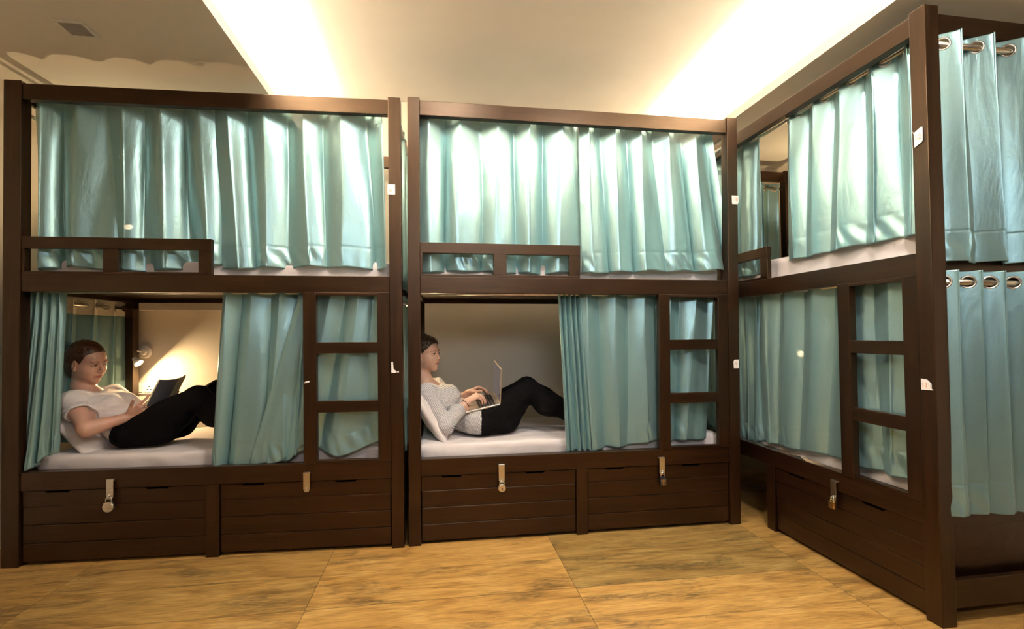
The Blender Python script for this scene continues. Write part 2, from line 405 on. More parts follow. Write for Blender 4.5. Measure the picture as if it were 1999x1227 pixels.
sticker(TA, sq(1.921, 1.962, 1.951, 2.008), 0, '8', 1.937, 1.973, .024)
sticker(TA, [(1.932, .962), (1.958, .962), (1.962, .968), (1.950, .978), (1.944, .985), (1.941, 1.022), (1.932, 1.022)], 0, None, 0, 0, 0)
sticker(TA, [(1.963, .964), (1.972, .963), (1.973, .973), (1.965, .970)], 0, None, 0, 0, 0)
sticker(TA, [(1.468, .912), (1.492, .915), (1.500, .922), (1.488, .926), (1.474, .920)], 0, None, 0, 0, 0)
sticker(TB, [(1.957, 1.964), (1.993, 1.964), (2.0, 1.978), (2.0, 2.017), (1.955, 2.018)], 0, '10', 1.981, 1.992, .026)
sticker(TB, [(1.957, .956), (1.990, .956), (1.990, 1.008), (1.962, 1.008), (1.955, .998)], 0, '9', 1.972, .983, .026)
sticker(TC, [(1.932, 1.931), (1.964, 1.944), (1.967, 1.95), (1.968, 2.003), (1.963, 2.007), (1.930, 1.992), (1.926, 2.0), (1.931, 1.985)], 0, '12', 1.949, 1.968, .030)
sticker(TC, [(1.931, .935), (1.980, .937), (1.973, .942), (1.973, .962), (1.955, .978), (1.930, .980)], 0, '11', 1.946, .954, .028,
        fold=[(1.957, .976), (1.973, .962), (1.970, .943)])

# ------------------------------------------------------------ padlocks
def padlock(bed, kind, u, z, label):
    T = Thing(bed, 'padlock', label, 'padlock', (u, -.014, z), group='padlocks on the drawers')
    sb = NB()
    if kind == 'round':
        add_tube(sb, [(u-.014, -.016, z+.018), (u-.014, -.016, z+.034)]+[(u+.014*math.cos(PI-a*PI/8), -.016, z+.034+.014*math.sin(a*PI/8)) for a in range(1, 8)]+[(u+.014, -.016, z+.034), (u+.014, -.016, z+.018)], .0032, 8)
        T.part('shackle', sb, STEEL, label='bright steel shackle')
        bm = NB(); add_lathe(bm, [(.024, -.009), (.0265, -.007), (.0265, .007), (.024, .009)], Matrix.Translation((u, -.016, z-.002)) @ Matrix.Rotation(PI/2, 4, 'X'), 32)
        add_box(bm, (u-.022, -.024, z+.004), (u+.022, -.008, z+.021), .003)
        b = T.part('body', bm, STEEL); bm = NB()
        for a in (95, 170, 10, 235, 305): add_lathe(bm, [(.0022, 0), (.0022, .0015)], Matrix.Translation((u+.021*math.cos(math.radians(a)), -.0252, z-.002+.021*math.sin(math.radians(a)))) @ Matrix.Rotation(PI/2, 4, 'X'), 8)
        T.part('rivets', bm, WHITEP, parent=b)
    elif kind == 'disc':
        add_torus(sb, (u, -.016, z+.021), (0, 1, 0), .0135, .0035, 20, 8); T.part('shackle', sb, STEEL)
        bm = NB(); add_lathe(bm, [(.020, -.009), (.0225, -.007), (.0225, .007), (.020, .009)], Matrix.Translation((u, -.016, z-.004)) @ Matrix.Rotation(PI/2, 4, 'X'), 32)
        b = T.part('body', bm, STEEL); T.part('keyhole', boxes(((u-.002, -.0262, z-.016), (u+.003, -.0245, z-.005)), bev=0), DARKV, parent=b)
    elif kind == 'combination':
        add_tube(sb, [(u-.012, -.016, z+.012), (u-.012, -.016, z+.034)]+[(u+.012*math.cos(PI-a*PI/8), -.016, z+.034+.012*math.sin(a*PI/8)) for a in range(1, 8)]+[(u+.012, -.016, z+.034), (u+.012, -.016, z+.012)], .003, 8)
        T.part('shackle', sb, STEEL)
        b = T.part('body', boxes(((u-.019, -.026, z-.030), (u+.019, -.006, z+.022)), bev=.004), BLACKM, label='black body')
        for i in range(4):
            bm = NB(); add_box(bm, (u-.015, -.0285, z-.024+i*.009), (u-.007, -.0255, z-.020+i*.009), .0005)
            add_box(bm, (u+.007, -.0285, z-.024+i*.009), (u+.015, -.0255, z-.020+i*.009), .0005)
            T.part('dial', bm, STEEL, parent=b)
        T.part('dial_strip', boxes(((u-.004, -.028, z-.025), (u+.004, -.0255, z+.008)), bev=.0005), BRASS, parent=b)
    else:
        add_tube(sb, [(u-.010, -.016, z+.008), (u-.010, -.016, z+.026)]+[(u+.010*math.cos(PI-a*PI/8), -.016, z+.026+.010*math.sin(a*PI/8)) for a in range(1, 8)]+[(u+.010, -.016, z+.026), (u+.010, -.016, z+.008)], .003, 8)
        T.part('shackle', sb, STEEL, label='steel shackle')
        T.part('body', boxes(((u-.018, -.024, z-.024), (u+.018, -.008, z+.012)), bev=.003), BRASS, label='brass body')
padlock('A', 'round', .501, .296, 'round steel padlock hanging under the left bunk, on its left drawer')
padlock('B', 'disc', .519, .307, 'small round steel padlock with keyhole on the middle bed, left drawer')
padlock('B', 'combination', 1.483, .298, 'black combination padlock with dials on the middle bunk, right drawer')
padlock('C', 'square', 1.470, .318, 'square brass padlock on the hasp of the right bunk drawer')

# ------------------------------------------------------------ mattresses and pillows
def soft_box(a, b, r, step, amp, seed, dent=None):
    """closed rounded box mesh with cloth wrinkles"""
    a, b = Vector(a), Vector(b); n = [max(2, int((b[i]-a[i])/step)) for i in range(3)]
    bm = NB(); cache = {}
    def vert(i, j, k):
        key = (i, j, k)
        if key in cache: return cache[key]
        p = Vector([a[d]+(b[d]-a[d])*t/n[d] for d, t in enumerate((i, j, k))])
        q = Vector([min(max(p[d], a[d]+r), b[d]-r) for d in range(3)]); dd = p-q
        if dd.length > 0:
            m = max(abs(x) for x in dd); p = q+dd.normalized()*m if dd.length > 0 else p
        nn = (p-(a+b)/2); nn = dd.normalized() if dd.length > 1e-6 else Vector((0, 0, 1))
        w1 = noise.noise(Vector((p.x*2.2+seed, p.y*5, p.z*9)))+.6*noise.noise(Vector((p.x*7+seed, p.y*11+p.x*3, p.z*22)))
        w2 = abs(noise.noise(Vector((p.x*4+p.y*6+seed*2, p.y*3-p.x*5, p.z*14))))
        p = p+nn*amp*(w1-.9*w2)
        if dent: p = dent(p)
        cache[key] = bm.verts.new(p); return cache[key]
    for ax in range(3):
        o1, o2 = [(1, 2), (2, 0), (0, 1)][ax]
        for side in (0, n[ax]):
            for i in range(n[o1]):
                for j in range(n[o2]):
                    q = []
                    for di, dj in ((0, 0), (1, 0), (1, 1), (0, 1)):
                        idx = [0, 0, 0]; idx[ax] = side; idx[o1] = i+di; idx[o2] = j+dj; q.append(vert(*idx))
                    if side == 0: q = q[::-1]
                    try: bm.faces.new(q).smooth = True
                    except ValueError: pass
    return bm
for k, lo, up in (('A', 'white sheeted mattress in the lower bunk under the woman reading a book', 'white sheeted mattress in the upper bunk of the left bed'),
                  ('B', 'white sheeted mattress in the lower bunk under the woman with the laptop', 'white sheeted mattress in the upper bunk of the middle bed'),
                  ('C', 'white sheeted mattress in the lower bunk of the right bed', 'white sheeted mattress in the upper bunk of the right bed, open curtain above')):
    Lg = BEDS[k][5]
    def dent(p, k=k):
        if k in 'AB':
            d = math.exp(-((p.x-.42)/.22)**2-((p.y-.42)/.25)**2)
            p.z -= .02*d*max(0, min(1, (p.z-.49)/.04))
        return p
    for z0, z1, lab, sd in ((LB+.056, .540, lo, 1.3), (MB+.056, 1.590 if k != 'C' else 1.625, up, 7.7)):
        bm = soft_box((.054, .108, z0), (Lg-.062, W-.055, z1), .028, .016, .008, sd+ord(k), dent if z0 < 1 else None)
        Thing(k, 'mattress', lab, 'mattress', (Lg/2, W/2, z0), group='white bunk mattresses', bm=bm, m=SHEET)
def pillow(bed, c, size, tilt, label, yaw=0):
    L_, W_, Hh = size; bm = NB(); nx, ny = 28, 36; top = []; bot = []
    mt = Matrix.Translation(c) @ Matrix.Rotation(yaw, 4, 'Z') @ Matrix.Rotation(tilt, 4, 'Y')
    for side in (1, -1):
        g = []
        for i in range(nx+1):
            row = []
            for j in range(ny+1):
                x = i/nx*2-1; y = j/ny*2-1
                e = max(0, (1-abs(x)**2.6))**.55*max(0, (1-abs(y)**2.6))**.55
                pin = 1-.06*(abs(x)*abs(y))**2
                xx = x*L_/2*(1-.05*(1-x*x) * 0+0)*(1-.05*(1-abs(y))); yy = y*W_/2*(1-.05*(1-abs(x)))
                z = side*Hh/2*e+.010*noise.noise(Vector((xx*9, yy*9, side*3)))*e+.004*noise.noise(Vector((xx*30, yy*12, side)))
                row.append(mt @ Vector((xx, yy, z)))
            g.append(row)
        (top if side == 1 else bot).extend(g)
    vt_ = [[bm.verts.new(p) for p in r] for r in top]
    vb = [[(vt_[i][j] if i in (0, nx) or j in (0, ny) else bm.verts.new(bot[i][j])) for j in range(ny+1)] for i in range(nx+1)]
    for i in range(nx):
        for j in range(ny):
            bm.faces.new((vt_[i][j], vt_[i+1][j], vt_[i+1][j+1], vt_[i][j+1])).smooth = True
            bm.faces.new((vb[i][j], vb[i][j+1], vb[i+1][j+1], vb[i+1][j])).smooth = True
    Thing(bed, 'pillow', label, 'pillow', c, bm=bm, m=PILLOW)
pillow('A', (.150, .44, .640), (.36, .56, .11), math.radians(48), 'white pillow propped behind the back of the woman reading')
pillow('B', (.118, .44, .660), (.36, .56, .11), math.radians(58), 'white pillow propped behind the woman in the striped top')
pillow('C', (.21, .60, 1.665), (.30, .50, .11), math.radians(12), 'white pillow on the upper bunk of the right bed')

# ------------------------------------------------------------ curtains
def curtain(bed, label, uT, uB, zt, zb, n, ampT=.026, ampB=.030, seed=0, vT=.092, vB=.085, hem=.115, axis='front', ns=260, nt=110,
            sharp=.22, drift=.12, rings=False, holes=None, header=None, fan=0.0, extra=None, group='aqua satin bunk curtains', rod_z=None, phase0=0.0, ring_r=.024):
    rnd = random.Random(seed); K = 5
    dr = [(rnd.uniform(-1, 1), rnd.uniform(.6, 2.6), rnd.uniform(0, 6.28)) for _ in range(K)]
    am = [(rnd.uniform(.5, 1), rnd.uniform(1, 3.2), rnd.uniform(0, 6.28)) for _ in range(4)]
    s_ = np.linspace(0, 1, ns+1)[:, None]; t_ = np.linspace(0, 1, nt+1)[None, :]
    w1 = sum(a*np.sin(2*PI*f*s_+p) for a, f, p in dr)/K
    w2 = sum(a*np.sin(2*PI*f*n*.35*s_+p+2.2*t_) for a, f, p in am)/4
    ph = 2*PI*n*(s_+drift*w1*(t_**1.2+(0 if rings else .45)))+phase0+1.3*w2*(t_+(0 if rings else .3))
    base = np.sin(ph)
    wave = base+sharp*np.sin(2*ph+1.1+w1*2)*np.minimum(1, t_*3)+.25*t_*np.sin(ph*.5+w1*4)
    amp = .98*(ampT+(ampB-ampT)*t_)*(1-.42*(t_+(0 if rings else .35))*(.5+.5*np.sin(2*PI*1.7*s_+seed)))
    rise = np.minimum(1, t_/.04)
    off = -(amp*wave)
    uTL, uTR = uT; uBL, uBR = uB
    tt = t_**1.0
    u = (uTL+(uTR-uTL)*s_)*(1-tt)+(uBL+(uBR-uBL)*s_)*tt
    per = abs(uTR-uTL)/n
    u = u+per*(.11 if rings else .045)*np.sin(2*ph)*np.ones_like(t_)+fan*t_*(1-t_)*(s_-.5)
    zbv = np.array([zb(x) if callable(zb) else zb for x in s_[:, 0]])[:, None]
    z = zt+(zbv-zt)*t_
    v = vT+(vB-vT)*t_+off
    # hem seam and puckers below it
    if hem:
        dh = (z-zbv)
        v = v+.0022*np.exp(-((dh-hem)/.003)**2)
        pk = np.where(dh < hem, np.sin(np.clip(dh/hem, 0, 1)*PI), 0)
        v = v-.0045*pk*np.sin(2*PI*(n*3.1)*s_+dh*34+3*w1)*(.5+.5*np.sin(2*PI*1.3*s_+seed*2.1))
        z = z+.004*np.sin(2*PI*n*.9*s_+seed)*t_**8
    # soft crumples
    x2 = s_*n
    v = v+.0028*t_*np.sin(9*t_+3.7*x2+2*np.sin(1.3*x2+seed))*np.sin(2.1*x2+seed)
    if extra: u, v, z = extra(s_, t_, u, v, z)
    Uu, Vv, Zz = np.broadcast_arrays(u, v, z)
    if axis == 'front': X, Y = Uu, Vv
    elif axis == 'end+': X, Y = (-Vv), Uu          # rod along v, cloth waves outward +u (vT given as -u)
    else: X, Y = Vv, Uu
    V = np.stack([X.ravel(), Y.ravel(), Zz.ravel()], 1)
    idx = np.arange((ns+1)*(nt+1)).reshape(ns+1, nt+1)
    F = np.stack([idx[:-1, :-1].ravel(), idx[1:, :-1].ravel(), idx[1:, 1:].ravel(), idx[:-1, 1:].ravel()], 1)
    ringc = []
    if rings:
        rz = rod_z
        for k_ in range(-2, int(2*n)+2):
            # crossings of the rod line: ph = k*pi at t~0
            sidx = np.argmin(np.abs(ph[:, 0]-(k_*PI+phase0*0)))
            if abs(ph[sidx, 0]-k_*PI) > .15: continue
            col = V.reshape(ns+1, nt+1, 3)[sidx]; ti = np.argmin(np.abs(col[:, 2]-rz)); c = col[ti]
            a = V.reshape(ns+1, nt+1, 3)[min(sidx+2, ns), ti]-V.reshape(ns+1, nt+1, 3)[max(sidx-2, 0), ti]
            nrm = np.cross(a, (0, 0, 1)); nrm /= np.linalg.norm(nrm)
            if axis == 'end+' and c[1] < .06: continue
            ringc.append((Vector(c), Vector(nrm)))
        if holes:
            ctr = V[F].mean(1); keep = np.ones(len(F), bool)
            for c, nn in ringc: keep &= np.linalg.norm(ctr-np.array(c), axis=1) > holes
            F = F[keep]
    T = Thing(bed, 'curtain', label, 'curtain', tuple(V.reshape(ns+1, nt+1, 3)[ns//2, 0]), group=group)
    pm = T.part('cloth', (V, F.tolist()), [SATIN] + ([TAPE] if header else []))
    if header:
        zc = V[F][:, :, 2].mean(1); mi = (zc > zt-header).astype(int)
        pm.data.polygons.foreach_set('material_index', mi.tolist())
    sol = pm.modifiers.new('thickness', 'SOLIDIFY'); sol.thickness = .0012
    for c, nn in ringc:
        bm = NB(); add_torus(bm, c, nn, ring_r, .0042, 26, 8, .8); T.part('eyelet', bm, STEEL)
    return T
def prof(*pts):
    def f(s):
        for (a, x), (b, y) in zip(pts, pts[1:]):
            if s <= b:
                q = (s-a)/(b-a); q = q*q*(3-2*q); return x+(y-x)*q
        return pts[-1][1]
    return f
# left bed
curtain('A', 'aqua satin curtain on the left bed upper bunk, left half above the guard rail', (.05, .965), (.06, 1.006), 2.46, prof((0, 1.53), (.2, 1.545), (.42, 1.53), (.6, 1.525), (.9, 1.55), (1, 1.565)), 4.6, .036, .044, 3, vB=.082, drift=.16)
curtain('A', 'aqua satin curtain on the left bed upper bunk, right half', (.972, 1.885), (1.012, 1.903), 2.46, prof((0, 1.54), (.3, 1.548), (.6, 1.556), (1, 1.545)), 4.3, .036, .036, 8, vB=.075)
def bundle_out(s, t, u, v, z): return u, v-.045*t**2*(1-.8*s), z
curtain('A', 'aqua satin curtain gathered at the left end, beside the reading woman', (.045, .215), (-.022, .215), 1.43, prof((0, .468), (.5, .488), (.75, .545), (1, .565)), 4.6, .020, .026, 12, vB=.065, sharp=.4, hem=.1, extra=bundle_out, drift=.05)
curtain('A', 'aqua satin curtain right of the reading woman, hiding her feet', (1.015, 1.50), (.968, 1.47), 1.43, prof((0, .470), (.55, .468), (.8, .50), (1, .545)), 3.6, .026, .030, 22, vB=.060)
curtain('A', 'aqua satin curtain behind the ladder of the left bed, slanting left edge', (1.43, 1.90), (1.16, 1.87), 1.43, prof((0, .468), (.25, .480), (.42, .565), (.5, .540), (.68, .502), (1, .575)), 3.3, .018, .024, 31, vT=.075, vB=.055, drift=.14)
# middle bed
curtain('B', 'aqua satin curtain on the middle bed upper bunk, left half above the guard rail', (.062, 1.02), (.066, 1.02), 2.46, prof((0, 1.53), (.3, 1.54), (.7, 1.53), (1, 1.54)), 4.8, .034, .034, 41)
def fan_out(s, t, u, v, z): return u+.03*s*t**3, v, z
curtain('B', 'aqua satin curtain on the middle bed upper bunk, right half', (1.02, 1.885), (1.030, 1.965), 2.46, prof((0, 1.535), (.5, 1.552), (1, 1.562)), 5.0, .032, .036, 52, vB=.055, extra=fan_out)
curtain('B', 'tightly gathered aqua satin curtain beside the laptop woman, hiding her feet', (.875, 1.02), (.912, 1.075), 1.43, prof((0, .478), (1, .474)), 4.6, .022, .020, 61, vB=.062, sharp=.45, drift=.03)
curtain('B', 'aqua satin curtain left of and behind the ladder of the middle bed', (1.010, 1.90), (1.060, 1.82), 1.43, prof((0, .480), (.3, .490), (.55, .520), (.7, .512), (1, .515)), 5.0, .026, .028, 73, vB=.068)
# right bed
curtain('C', 'aqua satin curtain at the far end of the right bed upper bunk', (.055, .870), (.055, .868), 2.46, 1.545, 5.2, .030, .034, 81)
curtain('C', 'aqua satin curtain at the near end of the right bed upper bunk', (1.100, 1.915), (1.085, 1.915), 2.46, prof((0, 1.590), (.5, 1.592), (1, 1.588)), 4.6, .034, .032, 94, rings=True, rod_z=2.418)
curtain('C', 'aqua satin curtain in the right bed lower bunk, farthest from the ladder', (.055, .80), (.055, .80), 1.43, .46, 4.2, .026, .028, 102)
curtain('C', 'aqua satin curtain behind the ladder of the right bed lower bunk', (.62, 1.90), (.66, 1.86), 1.43, prof((0, .470), (.3, .500), (.6, .522), (.85, .520), (1, .535)), 6.2, .026, .028, 117, vB=.075)
# end curtains
LgC = BEDS['C'][5]
curtain('C', 'aqua satin eyelet curtain on the near end of the right bed, upper bunk', (.045, .90), (.050, .90), 2.392, prof((0, 1.452), (1, 1.452)), 5.34, .046, .040, 201, vT=-(LgC-.012), vB=-(LgC+.005), hem=.125, axis='end+', rings=True, holes=.0235, rod_z=2.347, ns=620, nt=240, sharp=.12, drift=.02, phase0=-2.08)
curtain('C', 'aqua satin eyelet curtain on the near end of the right bed, lower bunk', (.050, .90), (.050, .90), 1.418, prof((0, .436), (1, .436)), 7.5, .040, .032, 207, vT=-(LgC-.012), vB=-(LgC+.002), hem=.125, axis='end+', rings=True, holes=.0235, rod_z=1.372, ns=620, nt=240, sharp=.12, drift=.02, phase0=-.9)
curtain('C', 'aqua satin eyelet curtain on the far end of the right bed, upper bunk', (.40, .838), (.40, .832), 2.402, 1.60, 2.6, .030, .030, 211, vT=.014, vB=.012, axis='end-', rings=True, holes=.021, rod_z=2.364, ns=240, nt=160, ring_r=.0215)
curtain('A', 'aqua curtain with white eyelet header hanging behind the reading woman', (.09, .895), (.09, .86), 1.402, .56, 4.6, .026, .024, 221, vT=.014, vB=.012, axis='end-', rings=True, holes=.021, header=.095, rod_z=1.364, ns=380, nt=180, ring_r=.0215, sharp=.1)
LgA = BEDS['A'][5]
curtain('A', 'dark aqua curtain on the right end of the left bed, upper bunk', (.20, .88), (.20, .88), 2.402, 1.45, 5, .016, .016, 231, vT=-(LgA-.016), vB=-(LgA-.016), axis='end+')
curtain('A', 'dark aqua curtain on the right end of the left bed, lower bunk', (.20, .88), (.20, .88), 1.402, .48, 5, .016, .016, 233, vT=-(LgA-.016), vB=-(LgA-.016), axis='end+')
curtain('B', 'aqua curtain on the left end of the middle bed, behind the laptop woman', (.50, .88), (.50, .88), 1.402, .56, 3.4, .020, .020, 241, vT=.014, vB=.012, axis='end-')

# ------------------------------------------------------------ reading lamps and sockets
def em(name, col, st):
    m, nt, b, N, L = mat(name)
    b.inputs['Emission Color'].default_value = (*col, 1); b.inputs['Emission Strength'].default_value = st
    b.inputs['Base Color'].default_value = (*col, 1); return m
BULB = em('warm_bulb', (1, .80, .50), 60); LAMPW = simple('lamp_enamel', (.82, .76, .66), .35)
def lamp(bed, u, v, z, head, aim, power, label):
    """wall plate centre (u,v,z), head centre, aim direction"""
    T = Thing(bed, 'reading_lamp', label, 'lamp', (u, v, z), group='wall reading lamps in the bunks')
    bm = NB(); add_lathe(bm, [(.048, 0), (.048, .004), (.040, .012), (.034, .013)], Matrix.Translation((u, v, z)) @ Matrix.Rotation(PI/2, 4, 'X'), 32)
    add_lathe(bm, [(.024, .012), (.024, .026), (.018, .032)], Matrix.Translation((u, v, z)) @ Matrix.Rotation(PI/2, 4, 'X'), 24)
    T.part('wall_plate', bm, LAMPW)
    h = Vector(head); a = Vector(aim).normalized(); back = h-a*.035
    p0 = Vector((u, v-.03, z)); c1 = p0+Vector((-.045, -.05, .020)); c2 = back-a*.05+Vector((-.03, -.005, .010))
    pts = []
    for i in range(15):
        t = i/14; pts.append(p0*(1-t)**3+c1*3*t*(1-t)**2+c2*3*t*t*(1-t)+back*t**3)
    bm = NB(); add_tube(bm, pts, .0055, 10); T.part('gooseneck', bm, LAMPW)
    mt = Matrix.Translation(h) @ a.to_track_quat('Z', 'Y').to_matrix().to_4x4()
    bm = NB(); prof_ = [(.010, -.040), (.014, -.030), (.024, -.006), (.031, .016), (.0295, .016), (.022, -.004), (.012, -.026)]
    n = 28; rings = [[bm.verts.new(mt @ Vector((r*math.cos(2*PI*k/n), r*math.sin(2*PI*k/n), zz))) for k in range(n)] for r, zz in prof_]
    for A, B in zip(rings, rings[1:]):
        for k in range(n): bm.faces.new((A[k], A[(k+1) % n], B[(k+1) % n], B[k])).smooth = True
    bm.faces.new(rings[0][::-1]); sh = T.part('lamp_shade', bm, LAMPW)
    bm = NB(); add_lathe(bm, [(.006, -.012), (.017, -.004), (.021, .006), (.017, .012)], mt, 20); T.part('bulb', bm, BULB, parent=sh, label='glowing bulb')
    x, y, t, l, q, _ = BEDS[bed]; R = Matrix.Rotation(t, 3, 'Z')
    hw = Vector((x, y, 0))+R @ (h+a*.018)
    area('reading_light', hw, hw+R @ a, .036, power, (1, .70, .36), shape='DISK')
lamp('A', .085, .985, 1.062, (.096, .885, .995), (.72, -.14, -.68), 8, 'white gooseneck reading lamp lit on the wall beside the reading woman')
lamp('B', .075, .985, 1.062, (.125, .78, 1.075), (.20, -.85, .05), 20, 'white reading lamp behind the head of the woman with the laptop')
lamp('A', .085, .985, 1.93, (.125, .75, 1.896), (.30, -.75, .55), 4, 'reading lamp glowing behind the closed upper curtain of the left bed')
lamp('C', .330, .985, 1.03, (.356, .75, 1.014), (.50, -.85, .0), 1.5, 'reading lamp glowing behind the lower curtain of the right bed')
lamp('C', .30, .985, 2.03, (.34, .88, 1.98), (.25, -.2, .95), 4, 'reading lamp in the upper bunk of the right bed, behind its curtain')

def socket(bed, u0, u1, z0, z1, v, label):
    T = Thing(bed, 'wall_socket', label, 'socket', ((u0+u1)/2, v, (z0+z1)/2))
    T.part('plate', boxes(((u0, v-.008, z0), (u1, v, z1))), WHITEP)
    w_ = (u1-u0)
    s = T.part('socket_face', boxes(((u0+w_*.50, v-.011, z0+.012), (u1-.012, v-.007, z1-.012)), bev=.001), WHITEP)
    cx = (u0+w_*.5+u1-.012)/2; cz = (z0+z1)/2; bm = NB()
    for dx, dz, r in ((0, .014, .005), (-.011, -.008, .004), (.011, -.008, .004)):
        add_lathe(bm, [(r, 0), (r, .001)], Matrix.Translation((cx+dx, v-.011, cz+dz)) @ Matrix.Rotation(PI/2, 4, 'X'), 12)
    T.part('pin_holes', bm, DARKV, parent=s)
    T.part('rocker_switch', boxes(((u0+.014, v-.012, z0+.016), (u0+w_*.25, v-.007, z1-.016)), bev=.001), WHITEP)
    T.part('rocker_switch', boxes(((u0+w_*.27, v-.012, z0+.016), (u0+w_*.45, v-.007, z1-.016)), bev=.001), WHITEP)
socket('R', -1.995, -1.835, .758, .842, 1.08, 'white double switch and three pin socket on the wall behind the book')

# ------------------------------------------------------------ people: signed distance bodies polygonised with surface nets
def V3(*a): return np.array(a, float)
class SDF:
    def __init__(s, xs, ys, zs):
        s.x, s.y, s.z = [np.asarray(a, np.float32) for a in (xs, ys, zs)]
        s.F = np.full((len(s.x), len(s.y), len(s.z)), .2, np.float32)
    def _sub(s, lo, hi):
        sl = []
        for ax, a, b in ((s.x, lo[0], hi[0]), (s.y, lo[1], hi[1]), (s.z, lo[2], hi[2])):
            i, j = np.searchsorted(ax, [a, b]); sl.append(slice(max(0, i-1), min(len(ax), j+1)))
        return tuple(sl), s.x[sl[0]][:, None, None], s.y[sl[1]][None, :, None], s.z[sl[2]][None, None, :]
    def _put(s, sl, d, k, sub):
        A = s.F[sl]
        if A.size == 0: return
        if sub: d = -d; m = np.maximum(A, d); h = np.maximum(k-np.abs(A-d), 0)/k; s.F[sl] = m+h*h*k/4
        else: m = np.minimum(A, d); h = np.maximum(k-np.abs(A-d), 0)/k; s.F[sl] = m-h*h*k/4
    def cap(s, a, b, ra, rb=None, k=.01, sub=False):
        a, b = V3(*a), V3(*b); rb = ra if rb is None else rb; R = max(ra, rb)+k+.014
        sl, X, Y, Z = s._sub(np.minimum(a, b)-R, np.maximum(a, b)+R)
        ba = b-a; px, py, pz = X-a[0], Y-a[1], Z-a[2]
        h = np.clip((px*ba[0]+py*ba[1]+pz*ba[2])/max(1e-9, ba@ba), 0, 1)
        d = np.sqrt((px-h*ba[0])**2+(py-h*ba[1])**2+(pz-h*ba[2])**2)-(ra+(rb-ra)*h)
        s._put(sl, d.astype(np.float32), k, sub)
    def ell(s, c, r, R=None, k=.01, sub=False):
        c, r = V3(*c), V3(*r); R = np.eye(3) if R is None else np.array(R); m = r.max()+k+.014
        sl, X, Y, Z = s._sub(c-m, c+m); p = [X-c[0], Y-c[1], Z-c[2]]
        q = [p[0]*R[0, i]+p[1]*R[1, i]+p[2]*R[2, i] for i in range(3)]
        k0 = np.sqrt(sum((q[i]/r[i])**2 for i in range(3))); k1 = np.sqrt(sum((q[i]/r[i]**2)**2 for i in range(3)))
        s._put(sl, (k0*(k0-1)/np.maximum(k1, 1e-6)).astype(np.float32), k, sub)
    def plane(s, p, n, k=.006):              # cut away the side n points to
        n = V3(*n)/np.linalg.norm(n); p = V3(*p)
        d = ((s.x-p[0])*n[0])[:, None, None]+((s.y-p[1])*n[1])[None, :, None]+((s.z-p[2])*n[2])[None, None, :]
        h = np.maximum(k-np.abs(s.F-d), 0)/k; s.F = np.maximum(s.F, d)+h*h*k/4
    def mesh(s):
        F = s.F; I = F < 0
        c = [I[a:I.shape[0]-1+a, b:I.shape[1]-1+b, d:I.shape[2]-1+d] for a in (0, 1) for b in (0, 1) for d in (0, 1)]
        n = sum(q.astype(np.int8) for q in c); act = np.argwhere((n > 0) & (n < 8))
        idx = -np.ones(n.shape, np.int32); idx[tuple(act.T)] = np.arange(len(act))
        P = np.zeros((len(act), 3)); cnt = np.zeros(len(act)); ax = [s.x.astype(float), s.y.astype(float), s.z.astype(float)]
        cor = [(a, b, d) for a in (0, 1) for b in (0, 1) for d in (0, 1)]
        for p in cor:
            for d in range(3):
                if p[d] == 1: continue
                q = list(p); q[d] = 1
                ia, ib = act+np.array(p), act+np.array(q)
                fa, fb = F[tuple(ia.T)], F[tuple(ib.T)]; m = (fa < 0) != (fb < 0)
                t = np.where(m, fa/np.where(np.abs(fa-fb) < 1e-12, 1, fa-fb), 0)
                for e in range(3):
                    va, vb = ax[e][ia[:, e]], ax[e][ib[:, e]]; P[:, e] += np.where(m, va+(vb-va)*t, 0)
                cnt += m
        P /= np.maximum(cnt, 1)[:, None]
        Q = []
        for d in range(3):
            e, f = (d+1) % 3, (d+2) % 3
            A = [slice(None)]*3; B = [slice(None)]*3; A[d] = slice(0, -1); B[d] = slice(1, None)
            ia, ib = I[tuple(A)], I[tuple(B)]; ed = np.argwhere(ia != ib)
            ed = ed[(ed[:, e] > 0) & (ed[:, f] > 0) & (ed[:, e] < I.shape[e]-1) & (ed[:, f] < I.shape[f]-1)]
            o = []
            for de, df in ((0, 0), (1, 0), (1, 1), (0, 1)):
                c2 = ed.copy(); c2[:, e] -= 1-de; c2[:, f] -= 1-df; o.append(idx[tuple(c2.T)])
            q = np.stack(o, 1); ins = ia[tuple(ed.T)]
            q[~ins] = q[~ins][:, ::-1]; q = q[(q >= 0).all(1)]; Q.append(q)
        return P, np.concatenate(Q)
def axis_pts(lo, hi, step, fine=()):
    """coordinates from lo to hi; fine = (a, b, step) ranges with their own spacing"""
    out = [lo]
    while out[-1] < hi:
        st = step
        for a, b, f in fine:
            if a-step <= out[-1] <= b: st = min(st, f)
        out.append(out[-1]+st)
    return np.array(out)
def rotm(yaw, pitch, roll=0):               # head frame: +x face, +y left, +z up; pitch > 0 looks up
    m = Matrix.Rotation(yaw, 3, 'Z') @ Matrix.Rotation(-pitch, 3, 'Y') @ Matrix.Rotation(roll, 3, 'X')
    return np.array(m)
